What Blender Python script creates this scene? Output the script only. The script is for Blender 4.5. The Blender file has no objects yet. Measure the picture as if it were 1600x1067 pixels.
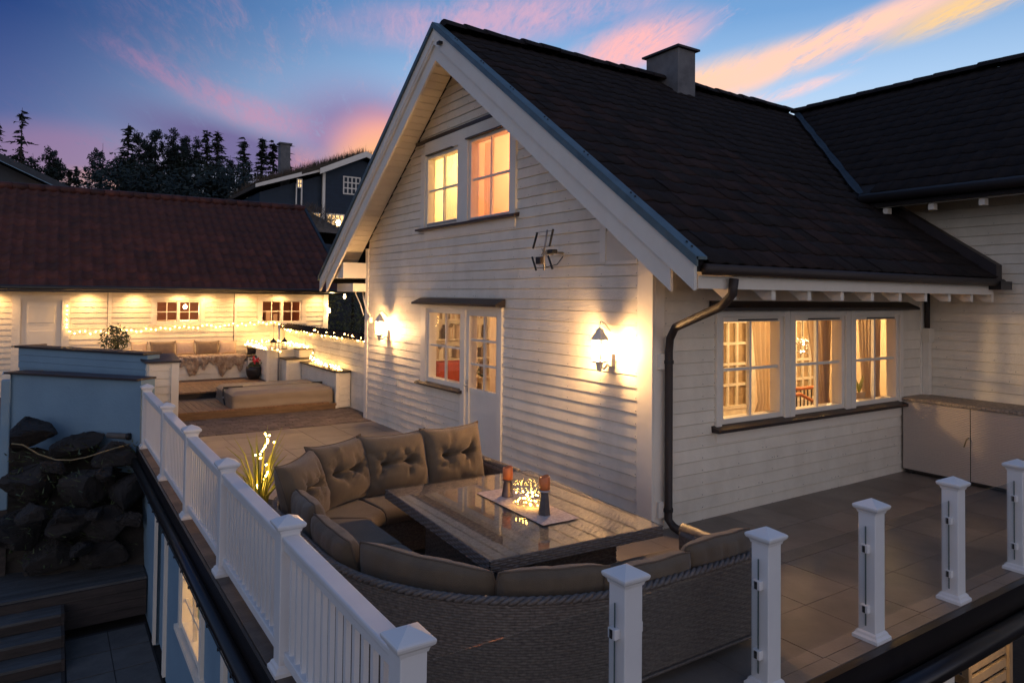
import bpy, math, random
import numpy as np
from mathutils import Vector, Matrix
random.seed(7); np.random.seed(7)
R = math.radians
scene = bpy.context.scene
col = scene.collection

# ------------------------------------------------------------------ camera
cam_d = bpy.data.cameras.new('camera'); cam = bpy.data.objects.new('camera', cam_d); col.objects.link(cam)
scene.camera = cam
YAW, PIT, ROL = R(33.3808), R(-1.3365), R(0.5941)
fw = Vector((math.sin(YAW), math.cos(YAW), 0)); rt = Vector((math.cos(YAW), -math.sin(YAW), 0)); up = Vector((0, 0, 1))
f2 = fw*math.cos(PIT) - up*math.sin(PIT); u2 = up*math.cos(PIT) + fw*math.sin(PIT)
r2 = rt*math.cos(ROL) + u2*math.sin(ROL); u3 = u2*math.cos(ROL) - rt*math.sin(ROL)
m = Matrix((r2, u3, -f2)).transposed().to_4x4(); m.translation = Vector((-5.25216, -5.30773, 2.4))
cam.matrix_world = m
cam_d.sensor_width = 36; cam_d.lens = 1100.685/1600*36; cam_d.shift_y = -96.227/1600
cam_d.clip_start = .05; cam_d.clip_end = 3000

# ------------------------------------------------------------------ world
world = bpy.data.worlds.new('World'); scene.world = world; world.use_nodes = True
def build_world():
    nt = world.node_tree; N = nt.nodes; L = nt.links; N.clear()
    def node(t, **k):
        n = N.new(t)
        for a, b in k.items(): setattr(n, a, b)
        return n
    def val(x, sock):
        if isinstance(x, (int, float)): sock.default_value = x
        elif isinstance(x, tuple): sock.default_value = x
        else: L.new(x, sock)
    def math_(op, a, b=0., c=None, clamp=False):
        n = node('ShaderNodeMath', operation=op, use_clamp=clamp); val(a, n.inputs[0]); val(b, n.inputs[1])
        if c is not None: val(c, n.inputs[2])
        return n.outputs[0]
    def mix(fac, a, b, mode='MIX'):
        n = node('ShaderNodeMix', data_type='RGBA', blend_type=mode); val(fac, n.inputs[0])
        for s, x in ((n.inputs[6], a), (n.inputs[7], b)):
            val(x + (1,) if isinstance(x, tuple) else x, s)
        return n.outputs[2]
    def ss(x, a, b):
        n = node('ShaderNodeMapRange', interpolation_type='SMOOTHSTEP'); val(x, n.inputs[0]); n.inputs[1].default_value = a; n.inputs[2].default_value = b
        return n.outputs[0]
    def ramp(x, stops):
        n = node('ShaderNodeValToRGB'); val(x, n.inputs[0]); e = n.color_ramp.elements
        while len(e) < len(stops): e.new(.5)
        for s, (p, c) in zip(e, stops): s.position = p; s.color = c + (1,)
        return n.outputs[0]
    tc = node('ShaderNodeTexCoord'); D = tc.outputs['Generated']
    sp = node('ShaderNodeSeparateXYZ'); L.new(D, sp.inputs[0]); x, y, z = sp.outputs
    e = math_('MAXIMUM', z, 0.)
    hor = math_('SQRT', math_('ADD', math_('MULTIPLY', x, x), math_('MULTIPLY', y, y)))
    az = math_('DIVIDE', math_('ADD', math_('MULTIPLY', x, .80), math_('MULTIPLY', y, .60)), math_('MAXIMUM', hor, .02))
    t = ss(az, .50, 1.02)
    light = ramp(e, [(0, (.74, .66, .56)), (.20, (.55, .68, .82)), (.27, (.36, .55, .80)), (.36, (.15, .33, .62)), (.6, (.07, .16, .35)), (1, (.045, .105, .24))])
    dark = ramp(e, [(0, (.33, .33, .34)), (.12, (.27, .24, .34)), (.20, (.085, .13, .34)), (.32, (.012, .050, .22)), (.55, (.03, .09, .25)), (1, (.045, .105, .24))])
    base = mix(t, dark, light)
    # sky behind the viewer: dusk blue, under the added fill band
    back = ramp(e, [(0, (.12, .17, .27)), (.25, (.10, .165, .30)), (.6, (.06, .125, .27)), (1, (.05, .11, .25))])
    # pale fill band added to the unseen sky, to brighten walls facing the viewer
    fill_band = ramp(e, [(0, (.70, .68, .73)), (.16, (.76, .72, .77)), (.34, (.42, .44, .52)), (.58, (.13, .16, .25)), (1, (.045, .10, .23))])
    bz = math_('DIVIDE', math_('ADD', math_('MULTIPLY', x, -.10), math_('MULTIPLY', y, -.995)), math_('MAXIMUM', hor, .02))
    back = mix(ss(bz, -.30, .80), back, fill_band)
    base = mix(ss(az, .42, -.25), base, back)
    # Nishita glow of the sun that has just set
    sky = node('ShaderNodeTexSky', sky_type='NISHITA', sun_disc=False); sky.sun_elevation = R(0.6); sky.sun_rotation = R(53); sky.altitude = 200; sky.air_density = 1.4; sky.dust_density = 1.0
    base = mix(1.0, base, mix(1.0, sky.outputs[0], (.012, .012, .012), 'MULTIPLY'), 'ADD')
    # clouds on a flat layer: u runs along the streaks, v across
    inv = math_('DIVIDE', 1., math_('ADD', e, .10))
    A = R(68)  # heading of the streaks
    px_, py_ = math_('MULTIPLY', x, inv), math_('MULTIPLY', y, inv)
    u = math_('ADD', math_('MULTIPLY', px_, math.cos(A)), math_('MULTIPLY', py_, math.sin(A)))
    v = math_('SUBTRACT', math_('MULTIPLY', py_, math.cos(A)), math_('MULTIPLY', px_, math.sin(A)))
    def noise(su, sv, off, scale, detail=6., rough=.55, dist=.4):
        c = node('ShaderNodeCombineXYZ'); L.new(math_('MULTIPLY', u, su), c.inputs[0]); L.new(math_('MULTIPLY', v, sv), c.inputs[1]); c.inputs[2].default_value = off
        n = node('ShaderNodeTexNoise'); L.new(c.outputs[0], n.inputs['Vector']); n.inputs['Scale'].default_value = scale; n.inputs['Detail'].default_value = detail; n.inputs['Roughness'].default_value = rough; n.inputs['Distortion'].default_value = dist
        return n.outputs['Fac']
    def blob(d0, rx, rz, tilt=0.):
        # soft elliptical patch of sky around direction d0 (across, up), in radians
        dx, dy, dz = d0; h = math.hypot(dx, dy); sx, sy = dy/h, -dx/h
        a = math_('ADD', math_('MULTIPLY', x, sx), math_('MULTIPLY', y, sy))
        b = math_('SUBTRACT', z, dz)
        ca, sa = math.cos(tilt), math.sin(tilt)
        p = math_('DIVIDE', math_('ADD', math_('MULTIPLY', a, ca), math_('MULTIPLY', b, sa)), rx)
        q = math_('DIVIDE', math_('SUBTRACT', math_('MULTIPLY', b, ca), math_('MULTIPLY', a, sa)), rz)
        return ss(math_('SQRT', math_('ADD', math_('MULTIPLY', p, p), math_('MULTIPLY', q, q))), 1.0, .15)
    n1 = noise(.34, 1.25, 3.3, 2.1, 8., .6, .8)
    n2 = noise(.45, 1.5, 9.1, 7.0, 10., .68, 1.2)
    n3 = noise(.8, 3.2, 5.7, 11.0, 10., .7, 1.6)
    wob = math_('ADD', math_('ADD', math_('MULTIPLY', n1, .50), math_('MULTIPLY', n2, .36)), math_('MULTIPLY', n3, .24))
    # general pink wisps
    wisp = math_('MULTIPLY', ss(wob, .56, .74), math_('ADD', .04, math_('MULTIPLY', t, .55)))
    pink = mix(t, (.30, .16, .30), (.95, .50, .50))
    c1 = mix(wisp, base, pink)
    def cloud(cur, mask, colr, lo=.32, hi=.62, amt=.9, n=None):
        k = math_('MULTIPLY', mask, math_('ADD', .02, math_('MULTIPLY', ss(n or wob, lo+.08, hi+.04), 1.1)), clamp=True)
        return mix(math_('MULTIPLY', k, amt), cur, colr)
    c1 = cloud(c1, blob((.352, .908, .215), .17, .10), (.26, .17, .36), amt=.8, lo=.20, hi=.50)
    c1 = cloud(c1, blob((.20, .94, .185), .20, .05, -.25), (.17, .13, .30), amt=.9, lo=.20, hi=.50)
    c1 = cloud(c1, blob((.28, .93, .16), .05, .05), (.80, .36, .36), amt=.6)
    c1 = cloud(c1, blob((.375, .90, .20), .09, .07), (.95, .38, .32), amt=.85, lo=.20, hi=.50)
    c1 = cloud(c1, blob((.40, .90, .165), .12, .085), (1.0, .52, .22), amt=1.0, lo=.20, hi=.50)
    c1 = cloud(c1, blob((.02, .98, .165), .16, .05), (.40, .22, .38), amt=.6, lo=.28, hi=.50)
    c1 = cloud(c1, blob((.06, .98, .135), .10, .02), (.78, .38, .26), amt=.6)
    c1 = cloud(c1, blob((.12, .95, .27), .12, .022, -.30), (.55, .25, .40), amt=.42, lo=.38, hi=.66)
    c1 = cloud(c1, blob((.22, .92, .235), .14, .03, -.2), (.60, .28, .42), amt=.6)
    c1 = cloud(c1, blob((.50, .78, .37), .30, .045, .1), (.92, .42, .48), amt=.5, lo=.30, hi=.58)
    c1 = cloud(c1, blob((.64, .68, .335), .13, .040, .25), (.98, .47, .45), amt=.9, lo=.28, hi=.54)
    c1 = cloud(c1, blob((.70, .655, .275), .26, .040, .22), (1.0, .62, .42), amt=1.0, lo=.27, hi=.52)
    c1 = cloud(c1, blob((.80, .52, .315), .30, .026, .27), (1.0, .60, .46), amt=1.0, lo=.28, hi=.52)
    c1 = cloud(c1, blob((.872, .37, .335), .14, .024, .26), (1.0, .62, .24), amt=.9, lo=.26, hi=.56)
    c1 = cloud(c1, blob((.78, .57, .262), .12, .012, .2), (1.0, .62, .55), amt=.8)
    c1 = mix(ss(az, .42, -.25), mix(1.0, c1, mix(t, (.62, .63, .66), (.80, .80, .80)), 'MULTIPLY'), c1)
    bg = node('ShaderNodeBackground'); L.new(c1, bg.inputs[0]); bg.inputs[1].default_value = 1.0
    out = node('ShaderNodeOutputWorld'); L.new(bg.outputs[0], out.inputs[0])
build_world()
# the last weak light of the sun, just set behind the roofs
sl = bpy.data.lights.new('sun', 'SUN'); sl.energy = .03; sl.angle = R(12); sl.color = (1, .62, .42)
so = bpy.data.objects.new('sun', sl); col.objects.link(so); so.rotation_euler = Vector((-.80, -.60, -.06)).to_track_quat('-Z', 'Y').to_euler()

vs = scene.view_settings; vs.view_transform = 'Standard'; vs.look = 'None'; vs.exposure = .5; vs.gamma = 1; vs.use_curve_mapping = False
scene.render.engine = 'CYCLES'
cy = scene.cycles
cy.use_denoising = True
try: cy.denoiser = 'OPENIMAGEDENOISE'
except Exception: pass
cy.max_bounces = 8; cy.diffuse_bounces = 4; cy.glossy_bounces = 4; cy.transparent_max_bounces = 24; cy.transmission_bounces = 6
cy.caustics_reflective = False; cy.caustics_refractive = False
cy.sample_clamp_indirect = 4; cy.sample_clamp_direct = 0
cy.use_light_tree = True

# ------------------------------------------------------------------ materials
MATS = {}
def mat(name, c, rough=.6, c2=None, ns=6., nd=5., amt=1., bump=0., bs=40., rand=0., metal=0., spec=.5, stretch=None, coat=0., sheen=0., trans=0.):
    """base colour mixed towards c2 by world-space noise; each object's brightness varied by rand"""
    M = bpy.data.materials.new(name); M.use_nodes = True; nt = M.node_tree; N = nt.nodes; L = nt.links
    B = N['Principled BSDF']; B.inputs['Roughness'].default_value = rough; B.inputs['Metallic'].default_value = metal
    B.inputs['Specular IOR Level'].default_value = spec
    if coat: B.inputs['Coat Weight'].default_value = coat; B.inputs['Coat Roughness'].default_value = .08
    if sheen: B.inputs['Sheen Weight'].default_value = sheen
    if trans: B.inputs['Transmission Weight'].default_value = trans
    geo = N.new('ShaderNodeNewGeometry'); vec = geo.outputs['Position']
    if stretch:
        mp = N.new('ShaderNodeMapping'); mp.inputs['Scale'].default_value = stretch; L.new(vec, mp.inputs[0]); vec = mp.outputs[0]
    c2 = c2 or tuple(k*.75 for k in c)
    no = N.new('ShaderNodeTexNoise'); no.inputs['Scale'].default_value = ns; no.inputs['Detail'].default_value = nd; no.inputs['Roughness'].default_value = .65; L.new(vec, no.inputs[0])
    mr = N.new('ShaderNodeMapRange'); mr.inputs[1].default_value = .36; mr.inputs[2].default_value = .68; mr.inputs[4].default_value = amt; L.new(no.outputs[0], mr.inputs[0])
    mx = N.new('ShaderNodeMix'); mx.data_type = 'RGBA'; mx.inputs[6].default_value = c + (1,); mx.inputs[7].default_value = c2 + (1,); L.new(mr.outputs[0], mx.inputs[0])
    out = mx.outputs[2]
    if rand:
        oi = N.new('ShaderNodeObjectInfo'); r2_ = N.new('ShaderNodeMapRange'); r2_.inputs[3].default_value = 1-rand; r2_.inputs[4].default_value = 1+rand; L.new(oi.outputs['Random'], r2_.inputs[0])
        hv = N.new('ShaderNodeHueSaturation'); L.new(r2_.outputs[0], hv.inputs['Value']); L.new(out, hv.inputs['Color']); out = hv.outputs[0]
    L.new(out, B.inputs['Base Color'])
    if bump:
        nb = N.new('ShaderNodeTexNoise'); nb.inputs['Scale'].default_value = bs; nb.inputs['Detail'].default_value = 4; L.new(vec, nb.inputs[0])
        bp = N.new('ShaderNodeBump'); bp.inputs['Strength'].default_value = bump; bp.inputs['Distance'].default_value = .01; L.new(nb.outputs[0], bp.inputs['Height']); L.new(bp.outputs[0], B.inputs['Normal'])
    MATS[name] = M; return M
def emit(name, c, s):
    M = bpy.data.materials.new(name); M.use_nodes = True; B = M.node_tree.nodes['Principled BSDF']
    B.inputs['Base Color'].default_value = c + (1,); B.inputs['Emission Color'].default_value = c + (1,); B.inputs['Emission Strength'].default_value = s
    MATS[name] = M; return M
def glassmat(name, tint=(1, 1, 1), refl=1.0, ior=1.5, glow=None, gs=0.):
    """thin pane: clear, with Fresnel reflection"""
    M = bpy.data.materials.new(name); M.use_nodes = True; nt = M.node_tree; N = nt.nodes; L = nt.links
    N.remove(N['Principled BSDF']); o = N['Material Output']
    tr = N.new('ShaderNodeBsdfTransparent'); tr.inputs[0].default_value = tint + (1,)
    gl = N.new('ShaderNodeBsdfGlossy'); gl.inputs['Roughness'].default_value = .0; gl.inputs[0].default_value = (refl, refl, refl, 1)
    fr = N.new('ShaderNodeFresnel'); ge = N.new('ShaderNodeNewGeometry'); im = N.new('ShaderNodeMapRange'); im.inputs[3].default_value = ior; im.inputs[4].default_value = 1/ior  # same reflection from either side
    L.new(ge.outputs['Backfacing'], im.inputs[0]); L.new(im.outputs[0], fr.inputs[0])
    mx = N.new('ShaderNodeMixShader'); L.new(fr.outputs[0], mx.inputs[0]); L.new(tr.outputs[0], mx.inputs[1]); L.new(gl.outputs[0], mx.inputs[2])
    s = mx.outputs[0]
    if glow:
        em = N.new('ShaderNodeEmission'); em.inputs[0].default_value = glow + (1,); em.inputs[1].default_value = gs
        ad = N.new('ShaderNodeAddShader'); L.new(s, ad.inputs[0]); L.new(em.outputs[0], ad.inputs[1]); s = ad.outputs[0]
    L.new(s, o.inputs[0]); MATS[name] = M; return M

mat('siding', (.78, .72, .61), .55, (.60, .54, .44), 2.6, 9, .6, .3, 60, .05, stretch=(1.3, 1.3, .8))
mat('trim', (.78, .73, .64), .5, (.68, .62, .53), 3, 6, .5, .15, 60, .02)
mat('soffit', (.72, .66, .56), .6, (.6, .54, .44), 3, 6, .5, .15, 60, .04)
mat('lowwall_duskblue', (.17, .28, .38), .7, (.13, .22, .31), 1.5, 8, .6, .4, 25)  # blue of the dusk skylight put into the colour of white walls
mat('rooftile', (.020, .0145, .0135), .85, (.010, .0078, .008), 3, 8, 1, .5, 30, .20, spec=.25)
mat('rooftile_b', (.030, .017, .0145), .85, (.014, .009, .009), 3, 8, 1, .5, 30, .20, spec=.25)
mat('garagetile', (.085, .023, .015), .75, (.035, .010, .008), 2.5, 8, 1, .5, 30, .30)
mat('roofbase', (.012, .010, .011), .9)
mat('flashing', (.15, .20, .21), .5, (.09, .125, .135), 4, 6, .8, .1, 20, 0, metal=.7)
mat('leadflash', (.035, .048, .06), .65, (.02, .028, .035), 8, 6, 1, .2, 20, 0, metal=.5)
mat('darktrim', (.030, .018, .016), .45, (.018, .012, .012), 8)
mat('gutter', (.010, .008, .008), .28, (.016, .012, .011), 5, 4, 1, .05, 10)
mat('brownpipe', (.035, .024, .020), .62, (.03, .02, .017), 7)
mat('chimney', (.16, .16, .165), .85, (.09, .09, .095), 3, 9, 1, .6, 40)
mat('concrete', (.12, .115, .11), .85, (.07, .068, .066), 2.5, 9, 1, .5, 30)
mat('decktile', (.245, .20, .165), .40, (.145, .117, .097), 1.6, 10, .95, .15, 55, .13)
mat('grout', (.06, .05, .045), .95)
mat('paver', (.20, .15, .115), .85, (.11, .085, .07), 5, 8, 1, .6, 60, .22)
mat('wooddeck', (.30, .17, .09), .6, (.17, .09, .05), 4, 8, 1, .4, 50, .14, stretch=(6, .8, 6))
mat('woodfront', (.26, .16, .085), .65, (.15, .09, .05), 4, 8, 1, .4, 50, .12, stretch=(.8, 6, 6))
mat('greywood', (.075, .078, .08), .7, (.04, .041, .042), 3, 8, 1, .5, 40, .2, stretch=(.9, 6, 6))
mat('darkwood', (.045, .034, .03), .75, (.02, .016, .014), 3, 8, 1, .5, 40, .2, stretch=(.9, 6, 6))
mat('slatwood', (.42, .30, .18), .6, (.28, .19, .11), 4, 8, 1, .3, 40, .1)
mat('pvcwhite', (.72, .72, .72), .42, (.64, .64, .65), 3, 6, .6, .05, 30)
mat('vinyl', (.29, .235, .18), .5, (.25, .20, .15), 3, 8, .6, .15, 26)
mat('strapblack', (.015, .014, .014), .5)
mat('fabric', (.145, .103, .063), .92, (.098, .070, .044), 5, 8, .8, .5, 220, .05, sheen=.25)
mat('fabric_pillow', (.23, .17, .12), .92, (.17, .125, .085), 6, 6, .8, .5, 200, .05, sheen=.2)
mat('cream_pillow', (.66, .52, .40), .9, (.55, .42, .31), 6, 6, .8, .4, 150, .04)
mat('piping', (.13, .095, .068), .9)
mat('wicker', (.178, .146, .124), .5, (.080, .065, .056), 45, 4, 1, .25, 200, .04)
mat('wicker_lid', (.40, .32, .25), .6, (.12, .10, .085), 30, 4, 1, .25, 200, .04)
mat('wicker_tan', (.46, .39, .34), .6, (.42, .355, .31), 30, 4, .5, .1, 200, .04)
mat('glassedge', (.09, .14, .13), .2)
mat('frame_dark', (.03, .024, .02), .5)
mat('black', (.012, .012, .013), .5)
mat('metal', (.55, .55, .56), .35, metal=.9)
mat('alu', (.30, .28, .26), .45, metal=.8)
mat('copperdark', (.20, .13, .11), .38, (.13, .09, .08), 9, 4, 1, .1, 30, 0, metal=.75)
mat('slateholder', (.10, .085, .085), .55, (.06, .05, .05), 12)
mat('wax', (.78, .24, .075), .45, (.62, .17, .05), 14, 4, .8)
MATS['wax'].node_tree.nodes['Principled BSDF'].inputs['Subsurface Weight'].default_value = .35
MATS['wax'].node_tree.nodes['Principled BSDF'].inputs['Subsurface Radius'].default_value = (.03, .012, .005)
mat('runner', (.70, .58, .52), .9, (.40, .28, .27), 38, 3, .9, .4, 150)
mat('fur', (.52, .40, .28), .95, (.22, .12, .06), 7, 8, 1, 1, 120, .1, sheen=.4)
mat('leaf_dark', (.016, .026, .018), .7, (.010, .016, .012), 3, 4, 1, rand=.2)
mat('leaf_shrub', (.05, .075, .025), .6, (.03, .045, .015), 9, 4, 1)
mat('leaf_bush', (.07, .085, .022), .6, (.035, .045, .012), 5, 4, 1)
mat('leaf_grass', (.36, .36, .07), .55, (.25, .26, .05), 9, 4, 1)
mat('sod', (.075, .055, .040), .95, (.04, .035, .022), 6, 6, 1)
mat('drygrass', (.15, .105, .07), .95, (.07, .055, .035), 4, 6, 1)
mat('petal', (.70, .03, .05), .6)
mat('bark', (.035, .028, .024), .9, (.02, .016, .014), 10, 6, 1, .6, 30)
mat('rock', (.026, .023, .022), .9, (.007, .0065, .007), 3.5, 12, 1, 1, 28, .3)
mat('soil', (.03, .026, .022), .95, (.016, .014, .012), 1.2, 9, 1, .8, 14)
mat('navy', (.014, .030, .055), .7, (.010, .022, .040), 3)
mat('navyroof', (.020, .030, .045), .6, (.012, .018, .028), 3)
mat('rope', (.20, .17, .10), .8)
mat('roomwall', (.74, .62, .46), .8, (.70, .58, .42), 2)
mat('roomwhite', (.80, .74, .62), .6)
mat('roomfloor', (.30, .16, .07), .45, (.2, .1, .045), 3, stretch=(1, 6, 1))
mat('peachwall', (.84, .58, .42), .85, (.82, .54, .38), 2)
mat('yellowwall', (.84, .76, .54), .85, (.80, .72, .5), 2)
mat('curtain', (.42, .33, .24), .9, (.34, .26, .19), 8, 4, .6, .2, 200)
mat('doorback', (.50, .36, .20), .8)
mat('sheer', (.80, .66, .50), .9, (.72, .58, .44), 8)
mat('honeywood', (.42, .14, .045), .4, (.30, .09, .03), 6, stretch=(4, 4, .6))
mat('redsofa', (.30, .05, .03), .8)
mat('redwood', (.30, .12, .06), .6, (.22, .08, .04), 4, stretch=(1, 6, 6))
mat('terracotta', (.62, .50, .40), .7)
mat('potblack', (.02, .02, .022), .3)
emit('bulb', (1.0, .56, .16), 36)
emit('bulbstar', (1.0, .58, .12), 42)
emit('lampglow', (1.0, .74, .40), 8)
emit('roombulb', (1.0, .72, .40), 20)
emit('farlight', (1.0, .62, .25), 1.1)
for nm in ('curtain', 'sheer'):
    nt_ = MATS[nm].node_tree; B_ = nt_.nodes['Principled BSDF']; tl = nt_.nodes.new('ShaderNodeBsdfTranslucent'); tl.inputs[0].default_value = (.62, .48, .33, 1) if nm == 'curtain' else (.85, .74, .6, 1)
    mxs = nt_.nodes.new('ShaderNodeMixShader'); mxs.inputs[0].default_value = .5; nt_.links.new(B_.outputs[0], mxs.inputs[1]); nt_.links.new(tl.outputs[0], mxs.inputs[2]); nt_.links.new(mxs.outputs[0], nt_.nodes['Material Output'].inputs[0])
glassmat('pane', (.97, .97, .96))
glassmat('clearglass', (.955, .965, .965))
glassmat('tableglass', (.93, .92, .90), 1.0, 1.62)
glassmat('crystal', (.96, .95, .93), 1.0, 1.7)
glassmat('lampglass_rear', (.24, .23, .21), .4, 1.4, (1.0, .76, .42), .5)  # rear panes darkened to cut the lamp's hot spot on the wall
glassmat('lampglass', (.95, .93, .88), .6, 1.4, (1.0, .78, .46), 1.3)

# ------------------------------------------------------------------ mesh helpers
class F:
    """a wall frame: u along the wall, w outward, z up"""
    def __init__(s, o, u, w): s.o, s.u, s.w = Vector(o), Vector(u), Vector(w)
    def __call__(s, u, w, z): return s.o + s.u*u + s.w*w + Vector((0, 0, z))
W0 = F((0, 0, 0), (1, 0, 0), (0, 1, 0))
class MB:
    def __init__(s): s.v = []; s.f = []
    def add(s, vs_, fs):
        b = len(s.v); s.v += [tuple(p) for p in vs_]; s.f += [tuple(b+i for i in q) for q in fs]; return s
    HF = [(0, 3, 2, 1), (4, 5, 6, 7), (0, 1, 5, 4), (1, 2, 6, 5), (2, 3, 7, 6), (3, 0, 4, 7)]
    def hexa(s, p): return s.add(p, s.HF)
    def box(s, x0, x1, y0, y1, z0, z1, fr=W0):
        return s.hexa([fr(x0, y0, z0), fr(x1, y0, z0), fr(x1, y1, z0), fr(x0, y1, z0), fr(x0, y0, z1), fr(x1, y0, z1), fr(x1, y1, z1), fr(x0, y1, z1)])
    def prism(s, poly, a, b):
        """poly: 3-D points (planar); extruded by vector b-a"""
        d = Vector(b)-Vector(a); n = len(poly); P = [Vector(p) for p in poly]
        return s.add(P + [p+d for p in P], [tuple(range(n))[::-1], tuple(range(n, 2*n))] + [(i, (i+1) % n, n+(i+1) % n, n+i) for i in range(n)])
    def tube(s, path, r, n=8, cap=True):
        P = [Vector(p) for p in path]; k = len(P); rs = r if isinstance(r, (list, tuple)) else [r]*k; vs_ = []
        ref = None
        for i, p in enumerate(P):
            t = (P[min(i+1, k-1)]-P[max(i-1, 0)]).normalized()
            if ref is None: ref = t.orthogonal().normalized()
            ref = (ref - t*ref.dot(t)); ref = ref.normalized() if ref.length > 1e-6 else t.orthogonal().normalized()
            q = t.cross(ref)
            for j in range(n):
                a = 2*math.pi*j/n; vs_.append(p + (ref*math.cos(a) + q*math.sin(a))*rs[i])
        fs = [(i*n+j, i*n+(j+1) % n, (i+1)*n+(j+1) % n, (i+1)*n+j) for i in range(k-1) for j in range(n)]
        if cap: fs += [tuple(range(n))[::-1], tuple(range((k-1)*n, k*n))]
        return s.add(vs_, fs)
    def lathe(s, prof, c=(0, 0, 0), n=16, rot=0., sq=None):
        vs_ = []; k = len(prof)
        for r, z in prof:
            for j in range(n):
                a = rot + 2*math.pi*j/n; vs_.append((c[0]+r*math.cos(a), c[1]+r*math.sin(a), c[2]+z))
        fs = [(i*n+j, i*n+(j+1) % n, (i+1)*n+(j+1) % n, (i+1)*n+j) for i in range(k-1) for j in range(n)]
        fs += [tuple(range(n))[::-1], tuple(range((k-1)*n, k*n))]
        return s.add(vs_, fs)
    def ball(s, c, r, n=6, m_=4):
        prof = [(max(r*math.sin(math.pi*i/m_), r*.05), -r*math.cos(math.pi*i/m_)) for i in range(m_+1)]
        return s.lathe(prof, c, n)
    def grid(s, P):
        """P: array (a,b,3)"""
        a, b = P.shape[:2]
        return s.add([tuple(map(float, p)) for p in P.reshape(-1, 3)], [(i*b+j, i*b+j+1, (i+1)*b+j+1, (i+1)*b+j) for i in range(a-1) for j in range(b-1)])
    def mesh(s, name, smooth=False):
        me = bpy.data.meshes.new(name); me.from_pydata(s.v, [], s.f); me.update()
        if smooth: me.polygons.foreach_set('use_smooth', [True]*len(me.polygons))
        return me
    def build(s, name, m_, parent=None, smooth=False, bevel=0., auto=False):
        o = put(name, s.mesh(name, smooth), m_, parent)
        if bevel:
            b = o.modifiers.new('bevel', 'BEVEL'); b.width = bevel; b.segments = 2; b.limit_method = 'ANGLE'; b.angle_limit = R(40)
        return o
def put(name, me, m_=None, parent=None):
    o = bpy.data.objects.new(name, me); col.objects.link(o)
    if m_ is not None and not me.materials: me.materials.append(MATS[m_])
    if parent is not None: o.parent = parent; o.matrix_parent_inverse = parent.matrix_basis.inverted()
    return o
def tag(o, label=None, cat=None, group=None, kind=None):
    if label: o['label'] = label
    if cat: o['category'] = cat
    if group: o['group'] = group
    if kind: o['kind'] = kind
    return o
def thing(name, label, cat, loc=(0, 0, 0), group=None):
    o = bpy.data.objects.new(name, None); col.objects.link(o); o.location = loc; o.empty_display_size = .1
    return tag(o, label, cat, group)
def bx(name, m_, parent, x0, x1, y0, y1, z0, z1, fr=W0, bevel=0.):
    return MB().box(x0, x1, y0, y1, z0, z1, fr).build(name, m_, parent, bevel=bevel)
def light(name, kind, loc, energy, colr, parent, size=.05, rot=None, spot=None):
    l = bpy.data.lights.new(name, kind); l.energy = energy; l.color = colr
    if kind in ('POINT', 'SPOT'): l.shadow_soft_size = size
    if kind == 'AREA': l.size = size
    if spot: l.spot_size = spot[0]; l.spot_blend = spot[1]
    o = bpy.data.objects.new(name, l); col.objects.link(o); o.location = loc
    if rot is not None: o.rotation_euler = rot
    if parent is not None: o.parent = parent; o.matrix_parent_inverse = parent.matrix_basis.inverted()
    return o
WARM = (1.0, .64, .30)
#@@NEXT
# ================================================================== GROUND
def build_ground():
    # one sheet to the horizon; raised garden level behind, lower yard at left and in front
    n = 90
    xs = np.concatenate([np.linspace(-900, -60, 12), np.linspace(-50, 60, 60), np.linspace(70, 900, 12)])
    ys = np.concatenate([np.linspace(-700, -40, 10), np.linspace(-36, 90, 66), np.linspace(100, 1500, 14)])
    P = np.zeros((len(ys), len(xs), 3))
    for i, y in enumerate(ys):
        for j, x in enumerate(xs):
            z = -2.42
            t_ = min(max((y-19)/12., 0), 1); t_ = t_*t_*(3-2*t_)
            z += t_*5.4
            t2 = min(max((y-30)/40., 0), 1); z += t2*2.5
            z += .12*math.sin(x*.21+y*.13)*min(1, abs(y-6)/20)
            P[i, j] = (x, y, z)
    tag(MB().grid(P).build('ground', 'soil', smooth=True), 'dark soil ground sloping up behind the garage', kind='structure')
build_ground()

# ================================================================== HOUSE
RY, RZ, SL = 3.91, 6.38, .7215           # ridge line, slope of the main roof
WX, WS = 8.0, .74                        # wing ridge and slope
top = lambda y: RZ - SL*abs(y-RY)
FG = F((0, 0, 0), (0, 1, 0), (-1, 0, 0)); FE = F((0, 0, 0), (1, 0, 0), (0, -1, 0)); FW = F((5.5, 0, 0), (0, 1, 0), (-1, 0, 0))
FA = F((0, 14.4, 0), (1, 0, 0), (0, -1, 0)); FL = F((-3.93, 0, 0), (0, 1, 0), (-1, 0, 0))
house = thing('house', 'white weatherboarded house with dark tiled roofs, lit windows and wing at right', 'house')
CRS = .133
def subtract(a, b, cuts):
    seg = [(a, b)]
    for c0, c1 in cuts:
        out = []
        for s0, s1 in seg:
            if c1 <= s0 or c0 >= s1: out.append((s0, s1)); continue
            if c0 > s0: out.append((s0, c0))
            if c1 < s1: out.append((c1, s1))
        seg = out
    return [s for s in seg if s[1]-s[0] > .02]
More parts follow.
